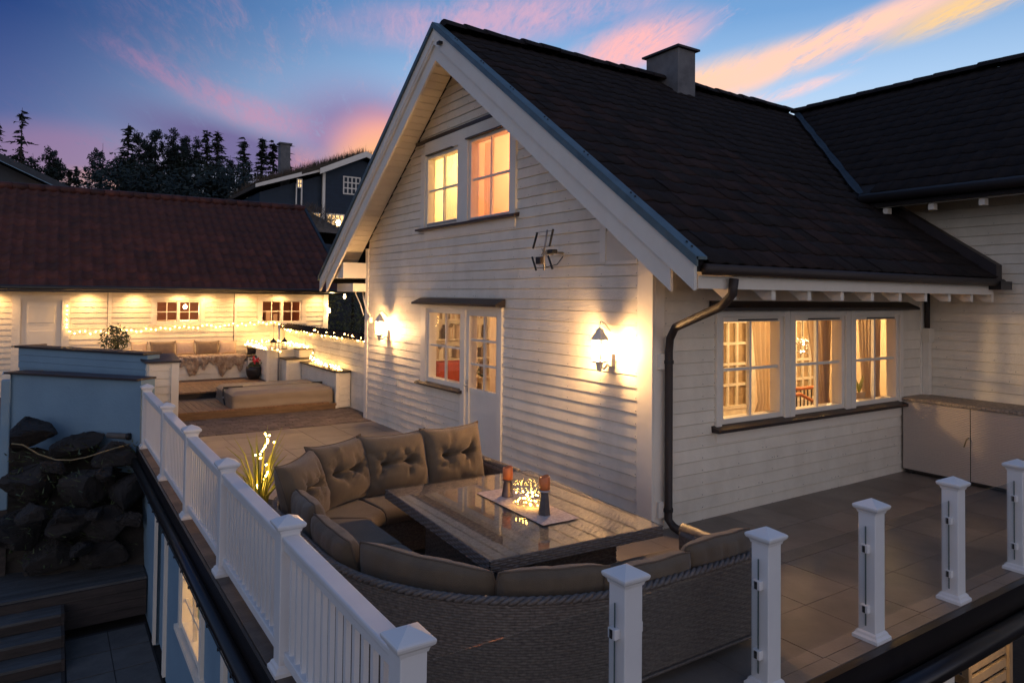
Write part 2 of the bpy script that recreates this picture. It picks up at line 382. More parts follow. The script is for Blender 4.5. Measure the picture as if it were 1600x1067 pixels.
def clad(fr, wall, u0, u1, z0, z1, openings, clip=None, matn='siding', core=None, split=2.9, crs=CRS, zc=None):
    """lapped boards, one object each; core boxes joined into the wall mesh"""
    rnd = random.Random(hash((round(u0, 2), round(z1, 2), round(fr.o.x, 1))) & 0xffff)
    z = z0; rows = []
    while z < z1-.01:
        zt = min(z+crs, z1); zm = (z+zt)/2
        cuts = [(a, b) for a, b, c, d in openings if c < zm < d]
        b0, b1, t0, t1 = u0, u1, u0, u1
        if clip:
            hb, ht = clip(z), clip(zt)
            b0, b1 = max(u0, hb[0]), min(u1, hb[1]); t0, t1 = max(u0, ht[0]), min(u1, ht[1])
            if b1-b0 < .05: break
            if t1 < t0: t0 = t1 = (b0+b1)/2
        for s0, s1 in subtract(b0, b1, cuts):
            rows.append((s0, s1, max(s0, t0) if s0 == b0 else s0, min(s1, t1) if s1 == b1 else s1, z, zt))
        z = zt
    nails = MB(); cnt = 0
    for s0, s1, q0, q1, a, b in rows:
        if core is not None:
            core.hexa([fr(s0, 0, a), fr(s1, 0, a), fr(s1, -.12, a), fr(s0, -.12, a), fr(q0, 0, b), fr(q1, 0, b), fr(q1, -.12, b), fr(q0, -.12, b)])
        cutsu = [s0]
        if s1-s0 > split: cutsu.append(s0+(s1-s0)*rnd.uniform(.3, .7))
        cutsu.append(s1)
        for k in range(len(cutsu)-1):
            p0, p1 = cutsu[k]+(.0015 if k else 0), cutsu[k+1]-(.0015 if k < len(cutsu)-2 else 0)
            r0, r1 = (q0 if k == 0 else p0), (q1 if k == len(cutsu)-2 else p1)
            for un in [p0+.03, p1-.03]+[p0+.6*q for q in range(1, int((p1-p0)/.6)+1)]:
                if r0 < un < r1: nails.box(un-.004, un+.004, .018, .0275, a+.028, a+.036, fr)
            d = rnd.uniform(-.0015, .0015); wb, wt = .027+d, .013+d
            MB().hexa([fr(p0, wb, a+.007), fr(p1, wb+rnd.uniform(-.001, .001), a+.007), fr(p1, .001, a+.007), fr(p0, .001, a+.007),
                       fr(r0, wt, b), fr(r1, wt, b), fr(r1, .001, b), fr(r0, .001, b)]).build('plank', matn, wall)
    if nails.v: tag(nails.build('nail_heads', 'chimney', wall), kind='stuff')
def window(fr, parent, u0, u1, z0, z1, cols=2, rows=2, fw_=.055, mun=.028, casing=None, glass='pane', depth=.12, fm='trim', name='window', solid=None):
    """sash frame with a pane per light and muntins; solid = height of a closed lower panel"""
    mb = MB(); a, b = u0+fw_, u1-fw_; zb, zt = z0+fw_, z1-fw_
    mb.box(u0, a, -depth, .022, z0, z1, fr); mb.box(b, u1, -depth, .022, z0, z1, fr)
    mb.box(a, b, -depth, .020, zt, z1, fr); mb.box(a, b, -depth, .020, z0, zb, fr)
    w = mb.build(name, fm, parent, bevel=.004)
    if solid:
        bx('door_panel', fm, w, a, b, -.055, -.008, zb, solid, fr); bx('panel_rail', fm, w, a, b, -.06, .004, solid, solid+.06, fr); zb = solid+.06
    for i in range(1, cols):
        c = a+(b-a)*i/cols; bx('muntin', fm, w, c-mun/2, c+mun/2, -.05, -.010, zb, zt, fr)
    for j in range(1, rows):
        c = zb+(zt-zb)*j/rows; bx('muntin', fm, w, a, b, -.047, -.013, c-mun/2, c+mun/2, fr)
    for i in range(cols):
        for j in range(rows):
            MB().add([fr(a+(b-a)*i/cols, -.03, zb+(zt-zb)*j/rows), fr(a+(b-a)*(i+1)/cols, -.03, zb+(zt-zb)*j/rows), fr(a+(b-a)*(i+1)/cols, -.03, zb+(zt-zb)*(j+1)/rows), fr(a+(b-a)*i/cols, -.03, zb+(zt-zb)*(j+1)/rows)], [(0, 1, 2, 3)]).build('pane', glass, w)
    return w

def build_house_walls():
    # ---- gable wall
    core = MB(); wall = bx('gable_wall', 'trim', house, .25, 7.6, -.124, -.1215, 0, .06, FG)
    lim = lambda z: (RY-(RZ-.19-z)/SL, RY+(RZ-.19-z)/SL)
    ops = [(2.87, 3.93, -.2, 2.25), (3.93, 5.34, .97, 2.25), (2.66, 3.84, 3.50, 4.78), (4.12, 5.27, 3.50, 4.74), (3.90, 3.94, -1, -1)]
    clad(FG, wall, .19, 7.72, -.03, 6.2, ops, lim, core=core)
    core.build('wall_core', 'roomwhite', house)
    bx('plinth', 'black', house, .0, 7.82, -.12, .006, -.10, -.035, FG)
    bx('corner_board', 'trim', house, -.036, .19, .0, .036, -.03, 3.0, FG, .004); bx('corner_board', 'trim', house, .0005, .135, .0, .036, -.03, 2.85, FE, .004)
    bx('corner_board', 'trim', house, 7.72, 7.86, 0, .036, -.03, 3.3, FG, .004)
    # door and window pair
    d = window(FG, house, 2.93, 3.86, .03, 2.19, 2, 3, .085, .03, name='door', solid=.98)
    MB().tube([FG(3.80, .03, 1.08), FG(3.80, .075, 1.08), FG(3.70, .078, 1.08)], .011, 8).build('handle', 'metal', d, True); bx('lock_plate', 'metal', d, 3.782, 3.818, .022, .028, .98, 1.16, FG)
    for z in (.25, 1.9): bx('hinge', 'metal', d, 2.925, 2.945, .022, .032, z, z+.1, FG)
    w = window(FG, house, 3.98, 5.16, 1.0, 2.19, 2, 2, .07, .03)
    for a, b, c, e in ((2.84, 2.93, -.03, 2.25), (3.86, 3.98, -.03 if 0 else .0, 2.19), (5.16, 5.34, .97, 2.25)): bx('casing', 'trim', house, a, b, .0, .050, c, e, FG, .003)
    bx('casing', 'trim', house, 2.931, 5.159, .0, .048, 2.19, 2.25, FG, .003)
    MB().prism([FG(2.78, .03, 2.36), FG(2.78, .19, 2.285), FG(2.78, .19, 2.255), FG(2.78, .03, 2.25)], FG(2.78, 0, 0), FG(5.42, 0, 0)).build('drip_cap', 'darktrim', house)
    MB().prism([FG(3.92, .0, 1.0), FG(3.92, .12, .965), FG(3.92, .12, .94), FG(3.92, 0, .94)], FG(3.92, 0, 0), FG(5.42, 0, 0)).build('sill', 'darktrim', house)
    bx('threshold', 'darktrim', house, 2.93, 3.86, -.1, .06, -.03, .028, FG)
    # upper windows
    w = window(FG, house, 4.13, 5.26, 3.53, 4.71, 2, 2, .06, .032); bx('sash_rail', 'metal', w, 4.2, 5.2, .022, .035, 3.555, 3.57, FG)
    w = window(FG, house, 2.67, 3.83, 3.50, 4.75, 2, 2, .06, .032); bx('sash_rail', 'metal', w, 2.73, 3.78, .022, .035, 3.525, 3.54, FG)
    for a, b, c, e in ((2.53, 2.67, 3.50, 4.89), (3.83, 4.13, 3.50, 4.93), (5.26, 5.40, 3.50, 4.75)): bx('casing', 'trim', house, a, b, .0, .052, c, e, FG, .003)
    bx('casing', 'trim', house, 2.671, 3.829, 0, .050, 4.75, 4.93, FG, .003); bx('casing', 'trim', house, 4.131, 5.259, 0, .050, 4.71, 4.93, FG, .003)
    bx('drip_edge', 'black', house, 2.64, 3.86, .03, .085, 4.735, 4.755, FG); bx('drip_edge', 'black', house, 4.3, 5.2, .03, .075, 4.70, 4.715, FG)
    bx('drip_board', 'darktrim', house, 3.15, 5.60, .0, .062, 4.935, 4.985, FG)
    MB().prism([FG(2.47, .0, 3.53), FG(2.47, .12, 3.50), FG(2.47, .12, 3.47), FG(2.47, 0, 3.47)], FG(2.47, 0, 0), FG(5.47, 0, 0)).build('sill', 'darktrim', house)
    bx('apron_board', 'trim', house, 2.56, 5.3, 0, .034, 3.33, 3.47, FG)
    for k in range(5): bx('vent_slat', 'black', house, 3.78, 3.98, .03, .045, 5.52+k*.03, 5.535+k*.03, FG)
    # ---- eave wall
    core = MB(); wall = bx('eave_wall', 'trim', house, .25, 5.2, -.124, -.1215, 0, .06, FE)
    ops = [(.95, 4.80, .97, 2.25)]
    clad(FE, wall, .135, 5.40, -.03, 2.78, ops, core=core, split=4.2)
    core.build('wall_core', 'roomwhite', house)
    bx('plinth', 'black', house, .0, 5.4, -.12, .006, -.10, -.035, FE)
    for (a, b) in ((1.02, 2.14), (2.34, 3.42), (3.645, 4.74)):
        w = window(FE, house, a, b, 1.0, 2.19, 2, 2, .055, .034); bx('sash_rail', 'brownpipe', w, a+.3, b-.12, .022, .036, 2.15, 2.165, FE)
    for a, b in ((.93, 1.02), (2.14, 2.235), (2.245, 2.34), (3.42, 3.525), (3.535, 3.645), (4.74, 4.82)): bx('casing', 'trim', house, a, b, .0, .052, .97, 2.26, FE, .003)
    for a, b in ((1.021, 2.139), (2.341, 3.419), (3.646, 4.739)): bx('casing', 'trim', house, a, b, 0, .050, 2.19, 2.258, FE, .003)
    MB().prism([FE(.83, .03, 2.375), FE(.83, .20, 2.30), FE(.83, .20, 2.268), FE(.83, .03, 2.262)], FE(.83, 0, 0), FE(4.98, 0, 0)).build('drip_cap', 'darktrim', house)
    MB().prism([FE(.88, .0, 1.0), FE(.88, .13, .96), FE(.88, .13, .925), FE(.88, 0, .925)], FE(.88, 0, 0), FE(4.86, 0, 0)).build('sill', 'darktrim', house)
    bx('apron_board', 'trim', house, .95, 4.80, 0, .033, .80, .92, FE)
    bx('corner_board', 'trim', house, 5.33, 5.47, 0, .036, -.03, 2.5, FE, .004)
    # ---- wing wall (faces the terrace)
    core = MB(); wall = bx('wing_wall', 'trim', house, -6.8, -.1, -.124, -.1215, 0, .06, FW)
    clad(FW, wall, -7, .0, -.03, 4.32, [], core=core, split=4.0); clad(FW, wall, .0, 2.2, 2.9, 4.32, [], core=core, split=4.0)
    core.build('wall_core', 'roomwhite', house)
    # ---- lower storey under the terrace edge
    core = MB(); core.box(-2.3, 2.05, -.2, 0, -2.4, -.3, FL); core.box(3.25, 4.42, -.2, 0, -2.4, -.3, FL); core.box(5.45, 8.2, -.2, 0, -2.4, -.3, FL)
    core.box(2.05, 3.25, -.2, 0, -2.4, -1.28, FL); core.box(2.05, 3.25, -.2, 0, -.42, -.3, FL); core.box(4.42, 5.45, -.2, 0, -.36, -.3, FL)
    core.build('lower_wall', 'lowwall_duskblue', house)
    window(FL, house, 2.07, 3.23, -1.26, -.44, 2, 3, .06, .03, depth=.14)
    for a, b in ((1.97, 2.07), (3.23, 3.33)): bx('casing', 'trim', house, a, b, 0, .035, -1.30, -.38, FL)
    bx('sill', 'trim', house, 1.93, 3.37, 0, .07, -1.33, -1.28, FL)
    bx('cellar_door', 'lowwall_duskblue', house, 4.5, 5.36, -.09, -.04, -2.33, -.40, FL)
    for a, b in ((4.40, 4.5), (5.36, 5.46)): bx('casing', 'trim', house, a, b, 0, .035, -2.35, -.36, FL)
    bx('casing', 'trim', house, .95, 1.07, 0, .035, -2.35, -.36, FL)
build_house_walls()

def slope_matrix(origin, across, upv):
    a = Vector(across).normalized(); b = Vector(upv).normalized(); n = a.cross(b)
    mm = Matrix((a, b, n)).transposed().to_4x4(); mm.translation = Vector(origin); return mm
def tile_mesh(name, w=.30, ln=.42, amp=.020, nx=7, m_='rooftile', th=.026, lift=.030):
    v = []; f = []; lift0 = lift
    for yy, lift in ((0, lift0), (ln, .004)):
        for i in range(nx):
            t_ = i/(nx-1); v.append((t_*(w+.015), yy, lift + amp*(math.cos(2*math.pi*t_)*.5+.5)**1.4))
    for i in range(nx):
        t_ = i/(nx-1); v.append((t_*(w+.015),   .004, lift0-th + amp*(math.cos(2*math.pi*t_)*.5+.5)**1.4))
    for i in range(nx-1): f.append((i, i+1, nx+i+1, nx+i)); f.append((2*nx+i, 2*nx+i+1, i+1, i))
    me = bpy.data.meshes.new(name); me.from_pydata(v, [], f); me.update(); me.polygons.foreach_set('use_smooth', [True]*len(me.polygons)); me.materials.append(MATS[m_])
    return me
CAMP = Vector((-5.25, -5.31, 2.4))
def lay_tiles(roof, spots, meshes, fieldmat, limit=300, fieldname='tile_field'):
    """spots: matrices; nearest ones become parts, the rest one joined field"""
    spots.sort(key=lambda s: (s.translation-CAMP).length)
    rnd = random.Random(3)
    for s in spots[:limit]:
        o = put('tile', rnd.choice(meshes), None, roof); j = s.copy(); j.translation += Vector((rnd.uniform(-.004, .004), rnd.uniform(-.004, .004), rnd.uniform(-.003, .005)))
        o.matrix_basis = j @ Matrix.Rotation(rnd.uniform(-.012, .012), 4, 'Z')
    me = meshes[0]; vv = np.array([v.co[:] for v in me.vertices]); ff = [tuple(p.vertices) for p in me.polygons]; mb = MB()
    for s in spots[limit:]:
        M3 = np.array(s.to_3x3()); mb.add(vv @ M3.T + np.array(s.translation) + np.random.uniform(-.004, .004, 3), ff)
    if spots[limit:]: tag(mb.build(fieldname, fieldmat, roof, smooth=True), kind='stuff')

def build_roof():
    def slab(poly, zf, t0, t1):
        mb = MB(); n = len(poly); mb.add([(x, y, zf(x, y)-t0) for x, y in poly]+[(x, y, zf(x, y)-t1) for x, y in poly], [tuple(range(n)), tuple(range(n, 2*n))[::-1]]+[(i, n+i, n+(i+1) % n, (i+1) % n) for i in range(n)]); return mb
    zm = lambda x, y: top(y); zw = lambda x, y: RZ - WS*abs(x-WX)
    roof = slab([(-.56, -1.08), (5.12, -1.08), (5.12, .9), (8, 3.91), (-.56, 3.91)], zm, .045, .15).build('roof', 'roofbase', house)
    slab([(-.56, 3.91), (8, 3.91), (8, 8.9), (-.56, 8.9)], zm, .045, .15).build('roof_deck', 'roofbase', roof)
    slab([(4.62, -7), (8, -7), (8, 3.905), (4.62, .43)], zw, .045, .15).build('roof_deck', 'roofbase', roof)
    slab([(8, -7), (11.4, -7), (11.4, 11), (8, 11)], zw, .045, .15).build('roof_deck', 'roofbase', roof)
    tiles = [tile_mesh('roof_tile', m_='rooftile', w=.23, ln=.34, lift=.018, th=.015, amp=.016), tile_mesh('roof_tile_b', w=.23, ln=.34, m_='rooftile_b', lift=.018, th=.015, amp=.016)]
    S = []
    a = math.atan(SL); du = Vector((0, math.cos(a), math.sin(a))); n_rows = int(5.0/math.cos(a)/.28)+1
    for r in range(n_rows):
        y = -1.13 + r*.28*math.cos(a)
        if y > 3.72: break
        for c in range(38):
            x = -.47 + c*.23
            if x > 4.85 and y < .3: continue
            if y >= .3 and SL*(RY-y-.1) > WS*(WX-x-.15): continue
            if x > 7.8: continue
            S.append(slope_matrix((x, y, top(y)-.05), (1, 0, 0), du))
    b = math.atan(WS); dw = Vector((math.cos(b), 0, math.sin(b)))
    for r in range(17):
        x = 4.57 + r*.28*math.cos(b)
        if x > 7.85: break
        for c in range(47):
            y = 3.85 - c*.23
            if y > .3 and SL*(RY-y+.2) < WS*(WX-x-.05): continue
            if y > .30 and x < 4.8 and y > .45: continue
            S.append(slope_matrix((x, y, RZ-WS*(WX-x)-.05), (0, -1, 0), dw))
    lay_tiles(roof, S, tiles, 'rooftile')
    rid = MB()
    pr = [(.13*math.cos(t_), .10*math.sin(t_)-.02) for t_ in np.linspace(0, math.pi, 8)]
    def ridge_mesh(ax):
        mb = MB(); P = np.zeros((2, 8, 3))
        for i, (l, s_) in enumerate(((0, 1.12), (.40, .95))):
            for j, (h, z) in enumerate(pr): P[i, j] = (l, h*s_, z*s_) if ax == 0 else (h*s_, -l, z*s_)
        mb.grid(P); mb.add([tuple(P[0, j]) for j in range(8)], [tuple(range(8))]); me = mb.mesh('ridge_tile', True); me.materials.append(MATS['rooftile']); return me
    m0, m1 = ridge_mesh(0), ridge_mesh(1); rnd = random.Random(5)
    for k in range(24):
        o = put('ridge_tile', m0, None, roof); o.location = (-.46+k*.35, 3.91, 6.39+rnd.uniform(-.012, .014)); o.rotation_euler = (0, rnd.uniform(-.03, .03), 0)
    for k in range(31):
        o = put('ridge_tile', m1, None, roof); o.location = (8, 3.9-k*.36, 6.39+rnd.uniform(-.006, .006))
    # valley flashing
    v0, v1 = Vector((7.9, 3.80, 6.33)), Vector((4.66, .49, 3.93)); d = (v1-v0).normalized(); side = Vector((.64, -.76, 0)); mb = MB(); pts = []
    for k in range(15):
        t_ = k/14; c = v0.lerp(v1, t_); wv = .058+.010*math.sin(k*2.1); pts.append((c-side*wv+Vector((0, 0, .045)), c+Vector((0, 0, .02)), c+side*wv+Vector((0, 0, .045))))
    for k in range(14): mb.add([*pts[k], *pts[k+1]], [(0, 1, 4, 3), (1, 2, 5, 4)])
    mb.build('valley_flashing', 'leadflash', roof)
    # chimney
    ch = MB().box(4.06, 4.51, 3.51, 4.31, 5.6, 6.88).build('chimney', 'chimney', roof, bevel=.01)
    bx('chimney_cap', 'darktrim', ch, 4.00, 4.57, 3.45, 4.37, 6.88, 6.915)
    for y in (3.70, 4.12):
        MB().lathe([(.15, 6.915), (.16, 6.945), (.13, 6.965), (.13, 6.915)], (4.285, y, 0), 16).build('flue', 'chimney', ch, True)
        MB().tube([(4.285, y, 6.92), (4.285, y, 7.03)], .008, 6).build('flue_rod', 'metal', ch)
    # barge boards, metal verge caps, soffit boards
    for sgn in (1, -1):
        yy = lambda d_: RY - sgn*d_
        def strip(name, m_, x0, x1, o0, o1, d0, d1, vert=True):
            P = [(d0, o0), (d1, o0), (d1, o1), (d0, o1)]
            return MB().prism([(x0, yy(d), RZ-SL*d-o) for d, o in P], (x0, 0, 0), (x1, 0, 0)).build(name, m_, roof)
        strip('barge_board', 'trim', -.60, -.565, .0, .30, 0, 5.01); strip('barge_board', 'trim', -.565, -.53, .295, .53, 0, 4.70)
        strip('verge_cap', 'flashing', -.625, -.49, -.030, -.005, 0, 5.06); strip('verge_cap', 'flashing', -.630, -.604, -.028, .055, 0, 5.06)
        strip('groove_batten', 'trim', -.612, -.600, .20, .245, .0, 4.95 if sgn < 0 else .02)
        k = 0; d = .05
        while d < 4.6:
            MB().prism([(-.53, yy(q), RZ-SL*q-.155-o) for q, o in ((d, 0), (d+.106, 0), (d+.106, .018), (d, .018))], (-.53, 0, 0), (-.035, 0, 0)).build('soffit_board', 'soffit', roof); d += .118
        for k in range(7):
            d = .55+k*.72
            for j in (0, 1): MB().ball((-.54, yy(d+j*.06), RZ-SL*(d+j*.06)+.032), .012, 6, 4).build('verge_screw', 'black', roof)
    MB().box(-.66, -.60, 3.62, 3.70, 6.0, 6.04).build('ridge_bracket', 'black', roof)
    # boxed eave returns
    bx('eave_return', 'trim', roof, 7.82, 8.45, -.3, .50, 2.72, 3.02, FG); bx('eave_return', 'trim', roof, 7.82, 8.72, -.3, .30, 2.46, 2.62, FG)
    bx('return_panel', 'soffit', roof, .21, .70, .02, .034, 2.80, 3.14, FG); bx('return_trim', 'trim', roof, .70, .80, .02, .045, 2.79, 3.36, FG); bx('return_trim', 'trim', roof, .19, .70, .02, .042, 2.76, 2.80, FG)
    # front eave: fascia, gutter, rafter tails, soffit
    bx('fascia', 'trim', roof, -.50, 5.1, 1.02, 1.055, 2.485, 2.60, FE); MB().tube([(-.50, -1.13, 2.655), (5.2, -1.13, 2.645)], .05, 10).build('gutter', 'brownpipe', roof, True)
    bx('eave_apron', 'gutter', roof, -.46, 5.1, 1.06, 1.08, 2.605, 2.74, FE)
    MB().hexa([(-.5, -1.02, 2.64), (5.1, -1.02, 2.64), (5.1, -.0, 3.38), (-.5, 0, 3.38), (-.5, -1.02, 2.66), (5.1, -1.02, 2.66), (5.1, 0, 3.40), (-.5, 0, 3.40)]).build('eave_soffit', 'soffit', roof)
    for k in range(10):
        x = -.0+k*.575; MB().prism([(x, -1.015, 2.39), (x, -1.015, 2.60), (x, -.04, 3.30), (x, -.04, 3.04), (x, -.92, 2.39)], (x, 0, 0), (x+.06, 0, 0)).build('rafter_tail', 'trim', roof)
    # verge where the roof runs under the wing
    mb = MB(); P = [(5.04, .45), (5.04, -1.13)]
    mb.hexa([(5.04, -1.13, top(-1.13)-.10), (5.2, -1.13, top(-1.13)-.10), (5.2, .5, top(.5)-.1), (5.04, .5, top(.5)-.1), (5.04, -1.13, top(-1.13)+.13), (5.2, -1.13, top(-1.13)+.13), (5.2, .5, top(.5)+.10), (5.04, .5, top(.5)+.10)])
    mb.build('verge_board', 'darktrim', roof); bx('verge_end', 'gutter', roof, 5.0, 5.32, -1.2, -.95, 2.55, 2.66)
    # wing eave
    zb = RZ-WS*(WX-4.62)
    bx('fascia', 'trim', roof, 4.70, 4.74, -7, .40, zb-.16, zb-.05); MB().tube([(4.56, -7, zb-.02), (4.56, .42, zb-.02)], .07, 10).build('gutter', 'brownpipe', roof, True)
    bx('wing_soffit', 'trim', roof, 4.74, 5.5, -7, .6, zb-.07, zb-.05)
    for k in range(10): bx('rafter_tail', 'trim', roof, 4.70, 4.80, .1-k*.62, .17-k*.62, zb-.25, zb-.165)
    # downpipes
    dp = MB(); dp.tube([(-.10, -1.12, 2.58), (-.10, -1.10, 2.44), (-.06, -.95, 2.33), (.10, -.22, 2.10), (.13, -.12, 1.98), (.135, -.10, 1.85), (.14, -.10, .12), (.15, -.16, .06), (.17, -.25, .03)], .042, 12).build('downpipe', 'brownpipe', house, True)
    for z in (1.72, .2):
        MB().lathe([(.05, z), (.05, z+.035)], (.137, -.10, 0), 12).build('pipe_clip', 'black', house); bx('clip_block', 'trim', house, .03, .10, .036, .075, z-.06, z+.1, FE)
    MB().tube([(5.42, -.08, 2.6), (5.42, -.08, 2.0)], .035, 10).build('downpipe', 'brownpipe', house, True); bx('pipe_box', 'soffit', house, 5.34, 5.49, .04, .14, 1.80, 2.0, FE); bx('pipe_cover', 'trim', house, 5.37, 5.46, .04, .12, 0, 1.80, FE)
build_roof()

def build_rooms():
    def quadbox(name, m_, x0, x1, y0, y1, z0, z1, faces, fm=None):
        V = [(x0, y0, z0), (x1, y0, z0), (x1, y1, z0), (x0, y1, z0), (x0, y0, z1), (x1, y0, z1), (x1, y1, z1), (x0, y1, z1)]
        Q = {'f': (0, 1, 2, 3), 'c': (4, 7, 6, 5), 's': (0, 4, 5, 1), 'e': (1, 5, 6, 2), 'n': (2, 6, 7, 3), 'w': (3, 7, 4, 0)}
        for k in faces: MB().add([V[i] for i in Q[k]], [(0, 1, 2, 3)]).build(name if k not in 'f' else 'room_floor', (fm or {}).get(k, m_), house)
    quadbox('room_wall', 'roomwall', .121, 7.0, .121, 2.6, .01, 2.45, 'fcen', {'f': 'roomfloor', 'c': 'roomwhite'})
    quadbox('room_wall', 'roomwall', .121, 5.2, 2.64, 7.6, .01, 2.45, 'fcens', {'f': 'roomfloor', 'c': 'roomwhite'})
    quadbox('room_wall', 'peachwall', .121, 3.2, 2.30, 3.95, 2.9, 5.1, 'fcens', {'f': 'roomfloor'})
    quadbox('room_wall', 'yellowwall', .121, 3.2, 4.0, 5.55, 2.9, 4.95, 'fcens', {'f': 'roomfloor'})
    quadbox('room_wall', 'yellowwall', -3.73, -2.2, 1.6, 3.8, -2.0, -.32, 'fcens')
    # glazed inner doors in the partition
    FI = F((0, 2.53, 0), (1, 0, 0), (0, -1, 0))
    for u0, c_ in ((3.95, 3), (6.0, 3)):
        w = window(FI, house, u0, u0+.86, .03, 2.08, c_, 4, .09, .045, depth=.02, fm='roomwhite', name='inner_door', solid=.55); MB().box(u0+.05, u0+.8, -.060, -.056, .6, 2.05, FI).build('door_backing', 'doorback', house)  # brown backing sheet behind the inner door panes
        bx('door_casing', 'roomwhite', house, u0-.1, u0, 0, .03, .02, 2.18, FI); bx('door_casing', 'roomwhite', house, u0+.86, u0+.96, 0, .03, .02, 2.18, FI); bx('door_casing', 'roomwhite', house, u0, u0+.86, 0, .028, 2.08, 2.18, FI)
    def room_lamp(loc, e, c, size=.12, r=.09):
        MB().ball(loc, r, 12, 8).build('ceiling_lamp', 'roombulb', house, True)
        light('ceiling_light', 'POINT', (loc[0], loc[1], loc[2]-.25), e, c, None, size)
    room_lamp((2.4, 1.5, 2.30), 95, (1, .62, .26)); room_lamp((5.6, 1.3, 2.30), 85, (1, .62, .26))
    room_lamp((1.9, 4.6, 2.30), 85, (1, .60, .28))
    room_lamp((1.5, 3.05, 4.75), 80, (1, .57, .29)); room_lamp((1.0, 4.75, 4.7), 72, (1, .70, .33))
    room_lamp((-2.9, 2.7, -.5), 16, (1, .60, .26))
build_rooms()

def wavy(u0, u1, z0, z1, fr, w0, amp=.035, waves=7, gather=None, n=60, mz=24):
    P = np.zeros((mz, n, 3))
    for i in range(mz):
        t_ = i/(mz-1); z = z1+(z0-z1)*t_
        for j in range(n):
            s_ = j/(n-1); u = u0+(u1-u0)*s_
            if gather:
                gz, gu, gk = gather; k_ = max(0, 1-abs(z-gz)/((z1-gz) if z > gz else .35)); k_ = k_**1.1*gk; u = u*(1-k_)+gu*k_+(s_-.5)*.05*k_
            P[i, j] = fr(u, w0+amp*math.sin(s_*waves*2*math.pi+.3*math.sin(t_*5)), z)
    return MB().grid(P)
def build_room_things():
    g = 'curtains behind the three-part window'
    for (a, b, gu, lab) in ((1.84, 2.30, 2.12, 'taupe tied-back curtain in the left lit window of three'), (2.92, 3.42, 3.40, 'taupe curtain swept to the right in the middle lit window'), (3.30, 3.52, 3.36, 'narrow taupe curtain fold at the right edge of the middle lit window'), (4.12, 4.50, 4.38, 'taupe curtain sweeping down in the right lit window of three'), (4.50, 4.72, 4.6, 'dark curtain fold beside the right lit window edge')):
        tag(wavy(a, b, .75, 2.3, FE, -.22, .03, 4, (1.15, gu, .6)).build('curtain', 'curtain', smooth=True), lab, 'curtain', g)
    tag(wavy(3.45, 3.80, .1, 2.1, FG, -.35, .02, 6, (.9, 3.7, .5)).build('sheer_curtain', 'sheer', smooth=True), 'pale sheer curtain inside the glazed terrace door', 'curtain')
    tag(wavy(2.95, 3.15, .1, 2.15, FG, -.28, .03, 3).build('curtain', 'curtain', smooth=True), 'taupe curtain at the right side of the terrace door glass', 'curtain')
    tag(wavy(4.1, 4.55, 1.0, 2.1, FG, -.32, .015, 9).build('lace_curtain', 'sheer', smooth=True), 'lace curtain in the window beside the terrace door', 'curtain')
    tag(wavy(4.3, 5.15, 3.4, 4.72, FG, -.25, .012, 12).build('sheer_curtain', 'sheer', smooth=True), 'pale sheer curtain behind the yellow lit upper window', 'curtain')
    tag(wavy(3.52, 3.78, 3.4, 4.7, FG, -.22, .02, 5).build('sheer_curtain', 'sheer', smooth=True), 'thin curtain at the left side of the orange upper window', 'curtain')
    # sofa seen through the window by the door
    s = thing('red_armchair', 'dark red armchair inside the window beside the terrace door', 'armchair', (1.2, 6.4, .0))
    bx('seat', 'redsofa', s, .9, 1.7, 5.9, 6.6, .1, .5, bevel=.05); bx('backrest', 'redsofa', s, .9, 1.7, 6.6, 6.8, .5, 1.15, bevel=.06)
    # potted plant on the sill of the right window
    p = thing('aloe_plant', 'small spiky potted plant on the sill behind the right window', 'plant', (4.1, .16, 1.03))
    MB().lathe([(.06, 1.0), (.085, 1.14), (.09, 1.14), (.08, 1.13)], (4.1, .18, 0), 14).build('pot', 'terracotta', p, True); mb = MB(); rnd = random.Random(2)
    for k in range(11):
        a = k*2.4; l = rnd.uniform(.12, .26); mb.tube([(4.1, .18, 1.12), (4.1+.05*math.cos(a), .18+.03*math.sin(a), 1.12+l*.6), (4.1+.11*math.cos(a), .18+.05*math.sin(a), 1.12+l)], [.014, .011, .002], 5)
    mb.build('leaves', 'leaf_grass', p, True)
    p = thing('red_flower_plant', 'flowering pot plant standing inside the window beside the door', 'plant', (.25, 4.3, 1.0))
    MB().lathe([(.06, .98), (.08, 1.1)], (.3, 4.25, 0), 12).build('pot', 'terracotta', p, True); mb = MB(); mp = MB()
    for k in range(60):
        c = (.3+rnd.gauss(0, .05), 4.25+rnd.gauss(0, .09), 1.16+abs(rnd.gauss(0, .1))); mb.ball(c, rnd.uniform(.012, .028), 5, 3)
    for k in range(8): mp.ball((.27+rnd.gauss(0, .04), 4.25+rnd.gauss(0, .09), 1.28+rnd.gauss(0, .06)), .022, 6, 4)
    mb.build('leaves', 'leaf_shrub', p); mp.build('flowers', 'petal', p)
    # stair banister and chandelier behind the middle window
    b = thing('banister', 'honey-coloured wooden stair banister inside the middle lit window', 'banister', (5.2, 1.8, 0))
    MB().tube([(4.7, 1.8, .93), (5.6, 1.8, .93), (5.75, 1.8, .95)], .03, 8).build('handrail', 'honeywood', b, True); MB().tube([(4.7, 1.7, .86), (5.0, 1.7, .86), (5.65, 1.7, .60)], .03, 8).build('handrail', 'honeywood', b, True)
    for k in range(9): MB().tube([(4.75+k*.1, 1.8, .0), (4.75+k*.1, 1.8, .92)], .011, 6).build('baluster', 'black', b)
    c = thing('chandelier', 'small crystal chandelier glinting inside the middle lit window', 'chandelier', (4.92, 1.6, 1.55)); rnd = random.Random(4)
    MB().tube([(4.92, 1.6, 2.4), (4.92, 1.6, 1.8)], .006, 6).build('chain', 'black', c)
